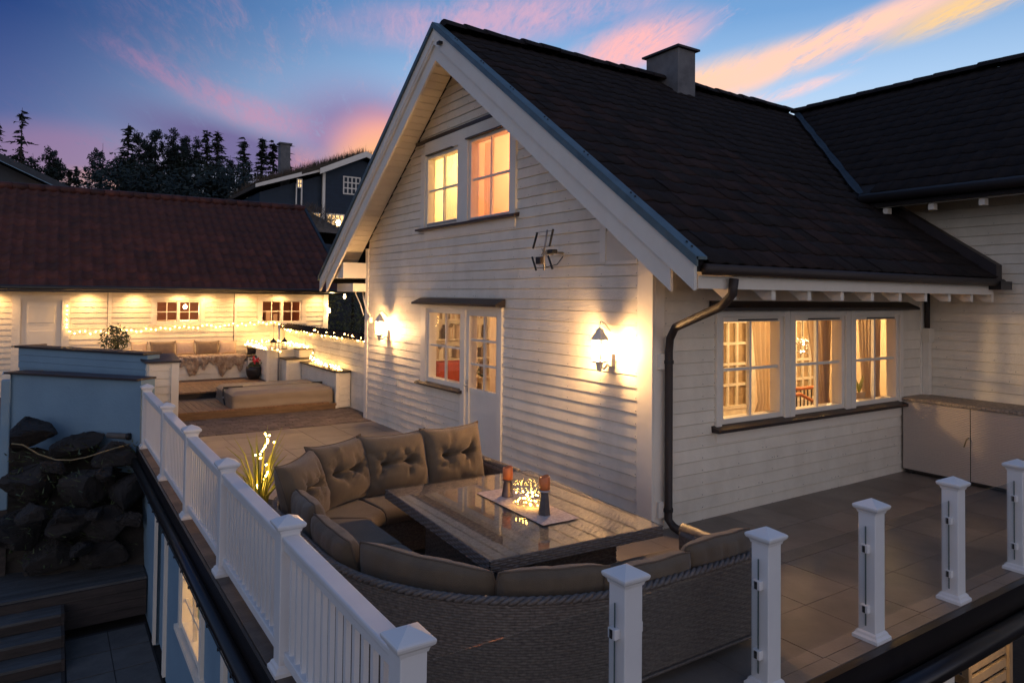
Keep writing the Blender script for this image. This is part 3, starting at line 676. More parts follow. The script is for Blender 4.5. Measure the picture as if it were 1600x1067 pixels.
    for k in range(28):
        a = k*2.399; r = .03+.07*(k % 7)/7; MB().ball((4.92+r*math.cos(a), 1.6+r*math.sin(a), 1.50+.28*rnd.random()), .014, 6, 4).build('crystal', 'metal' if k % 7 else 'roombulb', c)
build_room_things()
def build_more_rooms():
    b = thing('bookcase', 'pale bookcase with books inside the window beside the terrace door', 'bookcase', (2.2, 7.4, 0)); bx('carcass', 'roomwhite', b, 1.1, 2.6, 7.48, 7.58, .02, 2.1); rnd = random.Random(4)
    for k in range(5): bx('shelf', 'roomwhite', b, 1.1, 2.6, 7.25, 7.48, .3+k*.4, .33+k*.4)
    for k in range(5):
        x = 1.14
        while x < 2.5: w = rnd.uniform(.025, .06); bx('book', rnd.choice(('sheer', 'roomwhite', 'roomwhite', 'terracotta', 'curtain')), b, x, x+w-.003, 7.28, 7.45, .331+k*.4, .331+k*.4+rnd.uniform(.18, .3)); x += w+(.15 if rnd.random() < .1 else 0)
    for (x, y, z, w, h, lab) in ((2.95, 2.585, 1.2, .5, .6, 'framed picture on the wall seen through the left lit window'), (5.2, 2.585, 1.25, .4, .5, 'framed picture between the inner doors')):
        p = thing('wall_picture', lab, 'picture', (x, y, z)); bx('frame', 'honeywood', p, x, x+w, y-.03, y, z, z+h); bx('print', 'sheer', p, x+.04, x+w-.04, y-.034, y-.031, z+.04, z+h-.04)
    for (x, y, z, lab) in ((2.7, 2.9, 3.45, 'shaded table lamp inside the orange upper window'), (2.6, 5.2, 3.45, 'shaded table lamp inside the yellow upper window')):
        p = thing('table_lamp', lab, 'lamp', (x, y, z)); MB().lathe([(.08, z), (.03, z+.05), (.02, z+.3)], (x, y, 0), 12).build('base', 'honeywood', p, True); MB().lathe([(.17, z+.28), (.10, z+.5), (.095, z+.5), (.165, z+.28)], (x, y, 0), 16).build('shade', 'lampglow', p, True); bx('table', 'honeywood', p, x-.3, x+.25, y-.2, y+.2, 2.92, z)
build_more_rooms()
#@@NEXT
# ================================================================== TERRACE, PAVING, TIMBER DECKS
def build_terrace():
    t = MB().box(-4.02, 5.45, -2.60, 7.42, -.30, -.022).build('terrace', 'concrete'); tag(t, 'stone-tiled terrace round the white house', kind='structure')
    MB().box(-4.015, 5.4, -2.595, 7.415, -.021, -.006).build('grout_bed', 'grout', t)
    P = .635; rnd = random.Random(8); n = 0
    xs = [-.223+P*k for k in range(-6, 9)]; ys = [-1.92+P*k for k in range(-2, 15)]
    for x in xs:
        for y in ys:
            x0, x1, y0, y1 = max(x, -3.86)+.003, min(x+P, 5.4)-.003, max(y, -2.48)+.003, min(y+P, 7.40)-.003
            if x1-x0 < .04 or y1-y0 < .04: continue
            if x0 > .15 and y0 > .2: continue
            MB().box(x0, x1, y0, y1, -.012, rnd.uniform(-.001, .0015)).build('tile', 'decktile', t)
    y = -2.59
    while y < 7.3:   # edge course outside the railing
        MB().box(-4.015, -3.866, y, min(y+.38, 7.4), -.012, .004).build('edge_stone', 'paver', t); y += .384
    x = -3.86
    while x < 5.2:
        MB().box(x, min(x+.60, 5.4), -2.595, -2.486, -.012, .004).build('edge_stone', 'decktile', t); x += .604
    # dark fascia and gutters round the edge
    bx('fascia', 'gutter', t, -4.045, -4.022, -2.66, 7.4, -.28, .0); bx('fascia', 'gutter', t, -4.06, 5.4, -2.66, -2.602, -.30, .0)
    MB().tube([(-4.085, -2.7, -.20), (-4.085, 7.3, -.18)], .055, 12).build('gutter', 'gutter', t, True)
    MB().tube([(-4.1, -2.73, -.26), (5.4, -2.73, -.24)], .075, 12).build('gutter', 'gutter', t, True)
    MB().tube([(-4.125, -2.6, -.262), (-4.125, 7.2, -.242)], .006, 6).build('gutter_rod', 'black', t)
    for k in range(22): bx('gutter_bracket', 'gutter', t, -4.135, -4.04, -2.3+k*.44, -2.28+k*.44, -.275, -.255)
    bx('edge_beam', 'trim', t, -3.95, 5.4, -2.66, -2.60, -.42, -.305)
    # brick-like pavers between terrace and timber deck
    g = tag(MB().box(-3.9, .55, 7.43, 9.16, -.30, -.02).build('paved_strip', 'grout'), 'strip of brown pavers beside the timber deck', kind='structure')
    pl, pw = .208, .138; r = 0; y = 7.44
    while y < 9.14:
        x = -3.85 - (r % 2)*pl/2
        while x < .5:
            x0 = max(x, -3.85); MB().box(x0+.004, min(x+pl, .54)-.004, y+.004, min(y+pw, 9.155)-.004, -.03, rnd.uniform(-.004, .003)).build('paver', 'paver', g); x += pl
        y += pw; r += 1
    # lower timber deck and upper timber deck
    d = tag(MB().box(-3.5, -.15, 9.20, 10.93, -.05, .10).build('timber_deck', 'darkwood'), 'low timber deck around the covered hot tub', kind='structure')
    bx('front_board', 'woodfront', d, -3.4, -.12, 9.165, 9.198, .0, .062); bx('front_board', 'woodfront', d, -3.4, -.12, 9.15, 9.18, .066, .118)
    x = -3.38
    while x < -.3:
        MB().box(x, x+.118, 9.14, 10.92, .122, .150).build('deck_board', 'wooddeck', d); x += .124
    d = tag(MB().box(-3.5, .3, 10.97, 14.4, -.05, .25).build('timber_platform', 'darkwood'), 'raised timber platform in front of the white bench', kind='structure')
    x = -3.46
    while x < .2:
        MB().box(x, x+.118, 10.945, 14.2, .262, .290).build('deck_board', 'wooddeck', d); x += .124
    # garden level round the garage
    tag(MB().box(-14, -3.7, 11.0, 24, -2.5, .0).box(-3.7, 6, 9.4, 24, -2.5, -.06).build('yard', 'soil'), 'yard at terrace level beside the garage', kind='structure')
build_terrace()

# ================================================================== RAILINGS
def post(parent, x, y, h=.90, s=.0625, zb=.004, mat_='pvcwhite'):
    p = MB().box(x-s, x+s, y-s, y+s, zb, h).build('post', mat_, parent, bevel=.006)
    MB().lathe([(s*1.50, h-.012), (s*1.62, h+.006), (s*1.98, h+.020), (s*2.08, h+.034), (s*2.06, h+.042), (s*1.86, h+.049), (.004, h+.088)], (x, y, 0), 4, math.pi/4).build('cap', mat_, p)
    MB().lathe([(s*2.1, zb), (s*2.1, zb+.022), (s*1.8, zb+.036), (s*1.7, zb+.05), (s*1.48, zb+.06)], (x, y, 0), 4, math.pi/4).build('base_skirt', mat_, p)
    return p
def build_railings():
    r = thing('baluster_railing', 'white baluster railing with capped posts along the left edge of the terrace', 'railing', (-3.93, 2, 0))
    ys = [-2.52, -.72, 1.13, 2.93, 4.77, 6.95]
    for y in ys: post(r, -3.93, y)
    bal = MB().box(-.014, .014, -.017, .017, .15, .79).mesh('baluster'); bal.materials.append(MATS['pvcwhite'])
    for a, b in zip(ys[:-1], ys[1:]):
        MB().box(-3.972, -3.888, a+.0635, b-.0635, .785, .835).build('bottom_of_top_rail', 'pvcwhite', r); r.children[-1].name = 'rail_web'
        MB().box(-3.985, -3.875, a+.064, b-.064, .836, .872).build('top_rail', 'pvcwhite', r, bevel=.008)
        MB().box(-3.965, -3.895, a+.0635, b-.0635, .085, .15).build('bottom_rail', 'pvcwhite', r, bevel=.006)
        n = int(round((b-a-.125)/.118)); st = (b-a-.125)/n
        for k in range(n):
            o = put('baluster', bal, None, r); o.location = (-3.93, a+.0625+st*(k+.5), 0); o.matrix_parent_inverse = r.matrix_basis.inverted()
    g = thing('glass_balustrade', 'balustrade of clear glass panels between white capped posts at the front edge', 'balustrade', (0, -2.5, 0))
    xs = [-2.66, -1.49, -.31, .88, 2.06, 3.24, 4.42]
    for x in xs: post(g, x, -2.5)
    for a, b in zip([-3.93]+xs[:-1], xs):
        x0, x1 = a+.078, b-.078; bx('glass_panel', 'clearglass', g, x0, x1, -2.505, -2.497, .11, .80)
        mb = MB()
        for u0, u1, v0, v1 in ((x0-.0015, x0, .108, .802), (x1, x1+.0015, .108, .802)): mb.box(u0, u1, -2.506, -2.496, v0, v1)
        mb.build('glass_edge', 'glassedge', g)
        for s_, xx in ((1, a+.0625), (-1, b-.0625)):
            for z in (.20, .62):
                lo, hi = sorted((xx, xx+s_*.038)); bx('glass_clip', 'pvcwhite', g, lo, hi, -2.528, -2.472, z, z+.055, bevel=.004); lo, hi = sorted((xx+s_*.02, xx+s_*.042)); bx('clip_gasket', 'black', g, lo, hi, -2.510, -2.490, z+.005, z+.05)
build_railings()

# ================================================================== DINING SET
SP = [('l', (-1.12, -2.18), (-2.12, -2.18)), ('a', (-2.12, -.6), 1.58, -90, -180), ('l', (-3.70, -.6), (-3.70, .4)), ('a', (-2.65, .4), 1.05, 180, 90), ('l', (-2.65, 1.45), (-1.25, 1.45))]
def sofa_path(off, step=.02):
    """outer outline of the U-shaped sofa moved inward by off: list of (point, tangent, inward normal)"""
    out = []
    for sgm in SP:
        if sgm[0] == 'l':
            a, b = Vector(sgm[1]), Vector(sgm[2]); t_ = (b-a).normalized(); n_ = Vector((t_.y, -t_.x)); k = max(2, int((b-a).length/step))
            for i in range(k): out.append((a.lerp(b, i/k)+n_*off, t_, n_))
        else:
            c = Vector(sgm[1]); r_, a0, a1 = sgm[2], R(sgm[3]), R(sgm[4]); k = int(abs(a1-a0)*r_/step)
            for i in range(k):
                a = a0+(a1-a0)*i/k; d = Vector((math.cos(a), math.sin(a))); out.append((c+d*(r_-off), Vector((math.sin(a), -math.cos(a))), -d))
    return out
def path_len(p): return [0]+list(np.cumsum([(p[i+1][0]-p[i][0]).length for i in range(len(p)-1)]))
def weave(P0, P1, rows, pitch_u=.05, amp=.0045, sub_u=6, sub_v=4):
    """woven sheet between two 3-D polylines (bottom, top); rows of strands over and under stakes"""
    P0, P1 = np.array(P0), np.array(P1); L_ = np.concatenate([[0], np.cumsum(np.linalg.norm(np.diff(P1, axis=0), axis=1))]); tot = L_[-1]
    nu = max(4, int(tot/pitch_u)*sub_u); uu = np.linspace(0, tot, nu)
    A = np.stack([np.interp(uu, L_, P0[:, k]) for k in range(3)], 1); B = np.stack([np.interp(uu, L_, P1[:, k]) for k in range(3)], 1)
    nv = rows*sub_v+1; v = np.linspace(0, 1, nv)
    G = A[None]*(1-v)[:, None, None]+B[None]*v[:, None, None]
    tu = np.gradient(G, axis=1); tv = np.gradient(G, axis=0); N_ = np.cross(tu, tv); N_ /= np.maximum(np.linalg.norm(N_, axis=2, keepdims=True), 1e-9)
    rv = v*rows; ri = np.floor(rv).astype(int); prof = np.sqrt(np.maximum(0, np.sin((rv-ri)*math.pi)))
    ph = np.cos(uu/pitch_u*math.pi)[None, :]*np.where(ri % 2 == 0, 1, -1)[:, None]
    d = amp*(prof[:, None]*1.3 + ph*prof[:, None]*.9)
    return G + N_*d[..., None]
def pillow_mesh(w, h, t, tuft=True, seed=0, n=26, corner=.16, seam=True, box=.0, wr=1.0, plain=False):
    """cushion lying in x (width), z (height); thickness along y"""
    rnd = np.random.RandomState(seed); mb = MB()
    U = np.linspace(-1, 1, n); Ug, Vg = np.meshgrid(U, U)
    rr = np.maximum(0, (1-np.abs(Ug)**2.6))*np.maximum(0, (1-np.abs(Vg)**2.6)); th = t*.5*(rr**.42)
    # pulled-out corners, slightly concave sides
    sx = 1-.075*(1-Vg**2)*np.abs(Ug)**2+corner*.25*np.abs(Vg)**6*np.abs(Ug); sz = 1-.085*(1-Ug**2)*np.abs(Vg)**2+corner*.25*np.abs(Ug)**6*np.abs(Vg)
    if plain: sx = 1-.03*np.abs(Vg)**4; sz = 1-.05*np.abs(Ug)**6+.015*np.sin(Ug*7+seed); th = t*.5*(rr**.36); sz = sz+.035*np.sin(Ug*2.1+seed*1.7)*np.clip(Vg, 0, 1)
    fr_ = np.zeros_like(th)
    if tuft:
        for bx_ in (-.36, .36): fr_ -= .50*t*np.exp(-(((Ug-bx_)/.13)**2+((Vg-.02)/.13)**2))
        fr_ -= .28*t*np.exp(-((Vg-.02-.03*np.cos(Ug*3))/.055)**2)*np.exp(-(Ug/.62)**4)
        for bx_ in (-.36, .36):
            for k in range(6):
                a = rnd.uniform(.5, 2.6)*(1 if k % 2 else -1); du, dv = math.cos(a), math.sin(a); al = (Ug-bx_)*du+(Vg-.02)*dv; pe = -(Ug-bx_)*dv+(Vg-.02)*du
                fr_ -= .10*t*wr*np.exp(-(pe/.035)**2)*np.exp(-((al-.25)/.22)**2)
    for k in range(10):
        cx, cz = rnd.uniform(-.85, .85, 2); a = rnd.uniform(0, math.pi); al = (Ug-cx)*math.cos(a)+(Vg-cz)*math.sin(a); pe = -(Ug-cx)*math.sin(a)+(Vg-cz)*math.cos(a)
        fr_ += rnd.uniform(-.09, .06)*t*wr*np.exp(-(pe/.05)**2-(al/.28)**2)
    if plain:
        for cx in (-.45, .05, .5): th = th*(1-.16*np.exp(-((Ug-cx+.03*np.sin(Vg*3+seed))/.045)**2))
    F_ = np.stack([Ug*w/2*sx, -(th+fr_*(rr > 0)*np.minimum(1, rr*3)), Vg*h/2*sz], 2); K_ = np.stack([Ug*w/2*sx, th*(.8), Vg*h/2*sz], 2)
    mb.grid(F_); mb.grid(K_[:, ::-1])
    return mb
def seam_tube(w, h, corner=.16, n=26, r=.007, plain=False, seed=0):
    U = np.linspace(-1, 1, n); pts = []
    f = lambda u, v: (u*w/2*(1-.075*(1-v*v)*abs(u)**2+corner*.25*abs(v)**6*abs(u)), 0, v*h/2*(1-.085*(1-u*u)*abs(v)**2+corner*.25*abs(u)**6*abs(v)))
    if plain: f = lambda u, v: (u*w/2*(1-.03*abs(v)**4), 0, v*h/2*(1-.05*abs(u)**6+.015*math.sin(u*7+seed)+.035*math.sin(u*2.1+seed*1.7)*max(v, 0)))
    pts += [f(u, -1) for u in U] + [f(1, v) for v in U[1:]] + [f(u, 1) for u in U[::-1][1:]] + [f(-1, v) for v in U[::-1][1:]]
    return MB().tube(pts, r, 5)
def cushion(label, loc, rz, tilt, w, h, t, seed, tuft=True, m_='fabric', group=None, cat='cushion', name='back_cushion', wr=1.0, roll=0., bend=0., plain=False):
    o = pillow_mesh(w, h, t, tuft, seed, wr=wr, plain=plain).build(name, m_, smooth=True); tag(o, label, cat, group)
    if bend:
        for v in o.data.vertices: v.co.y += bend*(v.co.x**2)
    s = seam_tube(w, h, plain=plain, seed=seed).build('piping', 'piping', o, True)
    if bend:
        for v in s.data.vertices: v.co.y += bend*(v.co.x**2)
    o.matrix_basis = Matrix.Translation(loc) @ Matrix.Rotation(rz, 4, 'Z') @ Matrix.Rotation(tilt, 4, 'X') @ Matrix.Rotation(roll, 4, 'Y')
    s.matrix_parent_inverse = Matrix.Identity(4); return o

def build_sofa():
    s = thing('lounge_sofa', 'U-shaped dark wicker lounge sofa curving round the dining table', 'sofa', (-2.6, -.4, 0))
    outer = sofa_path(0); low = sofa_path(.07); inner = sofa_path(.80)
    k0, k1 = 0, len(outer)
    top_ = [(p.x, p.y, .635) for p, t_, n_ in outer]; bot = [(p.x, p.y, .055) for p, t_, n_ in low]
    MB().grid(weave(bot, top_, 34)[:, ::-1]).build('woven_back', 'wicker', s, True)
    ins = sofa_path(.05); it = [(p.x, p.y, .635) for p, t_, n_ in ins]; ib = [(p.x, p.y, .30) for p, t_, n_ in ins]
    MB().grid(weave(ib, it, 18, sub_u=4, sub_v=3)).build('inner_back', 'wicker', s, True)
    # plaited rim: three strands twisted along the top
    for k in range(3):
        pts = []
        for i, (p, t_, n_) in enumerate(outer):
            a = i*.02*2*math.pi/.16+k*2.094; pts.append((p.x+n_.x*(.025+.018*math.cos(a)), p.y+n_.y*(.025+.018*math.cos(a)), .645+.013*math.sin(a)))
        MB().tube(pts, .016, 5).build('rim_strand', 'wicker', s, True)
    pts = [(p.x-n_.x*.008, p.y-n_.y*.008, .07) for p, t_, n_ in low]; MB().tube(pts, .012, 5).build('base_strand', 'wicker', s, True)
    # seat modules: woven fronts, deck and seat cushions
    L_ = path_len(outer); tot = L_[-1]; cuts = [0, .95, 1.9, 2.9, 3.9, 4.95, 6.0, tot]
    idx = [min(range(len(L_)), key=lambda i: abs(L_[i]-c)) for c in cuts]
    for m_i, (i0, i1) in enumerate(zip(idx[:-1], idx[1:])):
        ob, it_, zf = sofa_path(.06), inner, .33
        seg = range(i0, min(i1, len(outer)-1)+1)
        fb = [(inner[i][0].x, inner[i][0].y, .05) for i in seg]; ft = [(inner[i][0].x, inner[i][0].y, zf) for i in seg]
        MB().grid(weave(fb, ft, 15, sub_u=4, sub_v=3)).build('seat_front', 'wicker', s, True)
        P = np.array([[(ob[i][0].x, ob[i][0].y, zf-.005), (inner[i][0].x, inner[i][0].y, zf-.005)] for i in seg]); MB().grid(P).build('seat_deck', 'wicker', s)
        # cushion: rounded slab between offsets .10 and .84
        rows = []; n_ = len(list(seg)); prof = [(.10, .34), (.10, .43), (.14, .462), (.3, .474), (.55, .474), (.76, .468), (.825, .445), (.845, .40), (.835, .345), (.80, .335)]
        for q, i in enumerate(seg):
            e = min(q, n_-1-q)*.02; sq = min(1, (e/.05))**.5 if e < .05 else 1
            p, t_, nn = outer[i]; shift = t_*((.008 if q == 0 else -.008 if q == n_-1 else 0))
            rows.append([(p.x+nn.x*o_+shift.x, p.y+nn.y*o_+shift.y, .40+(z-.40)*(.75+.25*sq)) for o_, z in prof])
        P = np.array(rows); mb = MB().grid(P); mb.add([tuple(x_) for x_ in P[0]], [tuple(range(len(prof)))]); mb.add([tuple(x_) for x_ in P[-1]], [tuple(range(len(prof)))[::-1]]); c = mb.build('seat_cushion', 'fabric', s, True)
        if m_i == 3: tag(c, 'seat cushion in bluish shade on the railing side')
    # end arms
    for (x, y0, y1) in ((-1.20, 1.45, .70), (-1.07, -2.16, -1.42)):
        lo, hi = sorted((y0, y1)); MB().box(x-.06, x+.05, lo, hi, .05, .60).build('arm', 'wicker', s, bevel=.03); MB().tube([(x, lo, .60), (x, hi, .60)], .045, 8).build('arm_rim', 'wicker', s, True)
    # back cushions --------------------------------------------------------
    rj = random.Random(23); g = 'tufted back cushions on the lounge sofa'
    D = lambda dx, dy: math.atan2(dy, dx)
    # (x, y, facing angle of front, tilt, w, h, roll, label): front looks into the U
    for (x, y, z, rz, tl, w, h, ro, sd, lab) in (
        (-3.40, .72, .72, R(50), R(-17), .68, .58, R(3), 11, 'tufted taupe back cushion in the corner nearest the fairy-lit plant'),
        (-2.93, 1.10, .73, R(26), R(-17), .70, .60, R(-5), 12, 'tufted taupe back cushion second from the plant, turned at the corner'),
        (-2.34, 1.19, .73, R(2), R(-16), .72, .60, R(-4), 13, 'tufted taupe back cushion third from the plant, left of the end one'),
        (-1.68, 1.20, .74, R(6), R(-14), .72, .60, R(-5), 14, 'tufted taupe back cushion at the end nearest the house door')):
        cushion(lab, (x, y, z), rz, tl, w, h, .32, sd, group=g, wr=1.5)
    for (x, y, z, rz, w, h, be, sd, lab) in (
        (-3.52, .16, .62, R(86), .66, .42, .0, 21, 'taupe cushion seen from behind along the railing, beside the corner cushion'),
        (-3.53, -.50, .59, R(92), .68, .42, -.10, 22, 'taupe cushion seen from behind next to the second railing post'),
        (-3.25, -1.27, .57, R(122), .98, .42, -.20, 23, 'long taupe cushion seen from behind bending round the front curve'),
        (-2.64, -1.84, .565, R(155), .70, .42, -.10, 24, 'taupe cushion seen from behind at the middle of the front, tag at its edge'),
        (-2.06, -2.03, .565, R(176), .68, .42, -.03, 25, 'taupe cushion seen from behind left of the first glass balustrade post'),
        (-1.42, -2.03, .60, R(181), .66, .40, .0, 26, 'rolled taupe cushion at the front end beside the balustrade post')):
        o = cushion(lab, (x, y, z), rz, R(-12+rj.uniform(-5, 4)), w*1.01, h*rj.uniform(.93, 1.03), .23, sd, roll=R(rj.uniform(-3.5, 3.5)), tuft=False, group='plain back cushions seen from behind', wr=1.0, bend=be, plain=True)
        if sd in (24, 25): bx('care_tag', 'trim', o, w/2*.97, w/2*1.0, .02, .03, -.08, -.02).matrix_parent_inverse = Matrix.Identity(4)
build_sofa()

def build_table():
    cx, cy, a = -2.05, -.50, R(-3.0)
    T = Matrix.Translation((cx, cy, 0)) @ Matrix.Rotation(a, 4, 'Z'); hw, hl, Z = .735, .955, .70
    t = thing('dining_table', 'dark wicker dining table with glass top between the sofa arms', 'table', (cx, cy, 0))
    fr = lambda x, y, z: T @ Vector((x, y, z))
    g = np.zeros((2, 2, 3))
    w = weave([fr(x, -hl+.13, Z-.012) for x in np.linspace(-hw+.13, hw-.13, 30)], [fr(x, hl-.13, Z-.012) for x in np.linspace(-hw+.13, hw-.13, 30)], 62, .034, .0035, 4, 3)
    MB().grid(w).build('woven_top', 'wicker_lid', t, True)
    for x0, x1, y0, y1 in ((-hw, hw, -hl, -hl+.129), (-hw, hw, hl-.129, hl)):
        w = weave([fr(x0, y, Z-.012) for y in np.linspace(y0, y1, 8)], [fr(x1, y, Z-.012) for y in np.linspace(y0, y1, 8)], 66, .022, .0018, 4, 3); MB().grid(w[:, ::-1]).build('border_weave', 'wicker_lid', t, True)
    for x0, x1 in ((-hw, -hw+.129), (hw-.129, hw)):
        w = weave([fr(x, -hl+.131, Z-.012) for x in np.linspace(x0, x1, 8)], [fr(x, hl-.131, Z-.012) for x in np.linspace(x0, x1, 8)], 76, .022, .0018, 4, 3); MB().grid(w).build('border_weave', 'wicker_lid', t, True)
    bx('glass_top', 'tableglass', t, -hw+.004, hw-.004, -hl+.004, hl-.004, Z-.006, Z, fr)
    # woven skirt of the top
    c = [(-hw, -hl), (hw, -hl), (hw, hl), (-hw, hl)]
    for i in range(4):
        (x0, y0), (x1, y1) = c[i], c[(i+1) % 4]
        w = weave([fr(x0+(x1-x0)*q, y0+(y1-y0)*q, Z-.085) for q in np.linspace(0, 1, 20)], [fr(x0+(x1-x0)*q, y0+(y1-y0)*q, Z-.004) for q in np.linspace(0, 1, 20)], 5, .05, .005, 6, 4); MB().grid(w).build('skirt', 'wicker', t, True)
    bx('underside', 'frame_dark', t, -hw+.01, hw-.01, -hl+.01, hl-.01, Z-.085, Z-.018, fr)
    b = [(-.46, -.70), (.50, -.70), (.50, .70), (-.46, .70)]
    for i in range(4):
        (x0, y0), (x1, y1) = b[i], b[(i+1) % 4]
        w = weave([fr(x0+(x1-x0)*q, y0+(y1-y0)*q, .02) for q in np.linspace(0, 1, 20)], [fr(x0+(x1-x0)*q, y0+(y1-y0)*q, Z-.08) for q in np.linspace(0, 1, 20)], 30, .05, .004, 4, 3); MB().grid(w).build('base_panel', 'wicker', t, True)
    # runner with scalloped edge
    cxr, cyr = -1.97, -.55; A = R(-91)
    mb = MB(); n = 60; P = np.zeros((16, n, 3)); rnd = np.random.RandomState(3)
    for i in range(16):
        for j in range(n):
            u, v = (j/(n-1)-.5), (i/15-.5); l = 1.0+.014*abs(math.sin(v*22)); w_ = .33+.016*abs(math.sin(u*70)); x, y = u*l, v*w_
            P[i, j] = (cxr+x*math.cos(A)-y*math.sin(A), cyr+x*math.sin(A)+y*math.cos(A), Z+.004+.0018*rnd.rand()+.003*abs(math.sin(u*60+v*9))*.6)
    tag(mb.grid(P).build('table_runner', 'runner', smooth=True), 'pale scalloped table runner across the glass table top', 'table runner')
    return fr, Z
fr_t, TZ = build_table()
#@@NEXT
def build_table_things():
    for (x, y, h, m_, lab, cl) in ((-1.955, -.27, .140, 'copperdark', 'coppery tapered candle holder at the house end of the runner', 'orange pillar candle on the coppery holder'), (-1.985, -.84, .188, 'slateholder', 'tall dark tapered candle holder at the near end of the runner', 'orange pillar candle on the tall dark holder')):
        z = TZ+.008; h0 = thing('candle_holder', lab, 'candle holder', (x, y, z), 'candle holders on the table')
        MB().lathe([(.052, z), (.050, z+.004), (.034, z+h*.85), (.034, z+h*.9)], (x, y, 0), 6 if m_ == 'slateholder' else 20).build('stem', m_, h0, m_ != 'slateholder'); MB().lathe([(.030, z+h*.9), (.047, z+h*.95), (.05, z+h), (.044, z+h+.002)], (x, y, 0), 20).build('dish', 'metal' if m_ == 'slateholder' else m_, h0, True)
        c = thing('candle', cl, 'candle', (x, y, z+h), 'orange pillar candles'); mb = MB(); n = 20; zb = z+h+.003; prof = []
        vs_ = []
        for k, (r_, dz) in enumerate(((.043, 0), (.044, .05), (.043, .094), (.038, .102), (.031, .086), (.004, .078))):
            for j in range(n):
                a = 2*math.pi*j/n; zz = dz+(.005*math.sin(a+1+x*9)+.004*math.sin(3*a))*(1 if dz > .07 else 0); vs_.append((x+r_*math.cos(a), y+r_*math.sin(a), zb+zz))
        mb.add(vs_, [(i*n+j, i*n+(j+1) % n, (i+1)*n+(j+1) % n, (i+1)*n+j) for i in range(5) for j in range(n)]+[tuple(range(n))[::-1], tuple(range(5*n, 6*n))]); mb.build('wax_body', 'wax', c, True)
        MB().tube([(x, y, zb+.07), (x+.003, y, zb+.095)], .002, 5).build('wick', 'black', c)
    b = thing('glass_bowl', 'cut glass bowl full of glowing fairy lights between the candles', 'bowl', (-1.97, -.59, TZ+.008)); z = TZ+.008
    n = 24; prof = [(.05, .0), (.10, .012), (.135, .06), (.14, .11), (.125, .165), (.118, .185), (.113, .185), (.120, .16), (.132, .11), (.128, .065), (.09, .022), (.01, .014)]
    vs_ = []
    for k, (r_, dz) in enumerate(prof):
        for j in range(n*2):
            a = math.pi*j/n; rr = r_*(1+(.022 if j % 2 else -.022)*(1 if .02 < dz < .17 else 0)); vs_.append((-1.97+rr*math.cos(a), -.59+rr*math.sin(a), z+dz))
    m2 = 2*n; MB().add(vs_, [(i*m2+j, i*m2+(j+1) % m2, (i+1)*m2+(j+1) % m2, (i+1)*m2+j) for i in range(len(prof)-1) for j in range(m2)]).build('bowl_glass', 'crystal', b)
    rnd = random.Random(6)
    for k in range(34):
        a, r_, zz = rnd.uniform(0, 6.28), .10*math.sqrt(rnd.random()), .02+.09*rnd.random()**1.4; MB().ball((-1.97+r_*math.cos(a), -.59+r_*math.sin(a), z+zz), .0055, 6, 4).build('fairy_light', 'bulbstar', b)
    pts = [(-1.97+.09*math.cos(k*1.9)*rnd.random(), -.59+.09*math.sin(k*1.9)*rnd.random(), z+.02+.08*rnd.random()) for k in range(40)]; MB().tube(pts, .0012, 4).build('wire', 'copperdark', b)
build_table_things()

# ================================================================== WALL LANTERNS, ANTENNA
def lantern(x, y, z, label, e=225.):
    """six-sided wall lantern on the gable wall; z = middle of the glass"""
    t = thing('wall_lantern', label, 'wall lamp', (x, y, z), 'white wall lanterns on the gable')
    c = (x-.175, y, 0)
    MB().box(-.006, .05, -.05, .05, z-.19, z-.05, F((x, y, 0), (-1, 0, 0), (0, 1, 0))).build('back_plate', 'trim', t, bevel=.006)
    MB().tube([(x-.04, y, z-.15), (x-.11, y, z-.215), (x-.175, y, z-.18)], .012, 8).build('arm', 'trim', t, True)
    MB().lathe([(.012, z-.235), (.03, z-.225), (.045, z-.15), (.095, z-.135), (.098, z-.12), (.08, z-.115)], c, 6).build('bottom', 'trim', t)
    MB().lathe([(.102, z+.108), (.102, z+.116), (.058, z+.175), (.042, z+.205), (.042, z+.215), (.012, z+.235), (.006, z+.255)], c, 6).build('roof', 'trim', t)
    MB().tube([(c[0], y, z+.27), (c[0]+.01, y, z+.30), (c[0]+.06, y, z+.29), (x-.02, y, z+.20)], .006, 6).build('hook', 'trim', t, True)
    for k in range(6):
        a0, a1 = math.pi*k/3, math.pi*(k+1)/3; r0, r1 = .072, .082; p = [(c[0]+r0*math.cos(a), y+r0*math.sin(a)) for a in (a0, a1)]; q = [(c[0]+r1*math.cos(a), y+r1*math.sin(a)) for a in (a0, a1)]
        MB().add([(*p[0], z-.115), (*p[1], z-.115), (*q[1], z+.115), (*q[0], z+.115)], [(0, 1, 2, 3)]).build('pane', 'lampglass_rear' if k in (0, 5) else 'lampglass', t)
        MB().tube([(*p[0], z-.12), (*q[0], z+.12)], .007, 4).build('glazing_bar', 'trim', t)
    MB().lathe([(.012, -.06), (.016, -.02), (.03, .02), (.024, .05), (.004, .065)], (c[0], y, z), 12).build('bulb', 'lampglow', t, True)
    light('lantern_light', 'POINT', (c[0], y, z), e, (1, .57, .24), None, .075)
lantern(-.03, .60, 1.83, 'lit white wall lantern near the house corner by the table')
lantern(-.03, 6.71, 1.81, 'lit white wall lantern at the far left end of the gable wall')
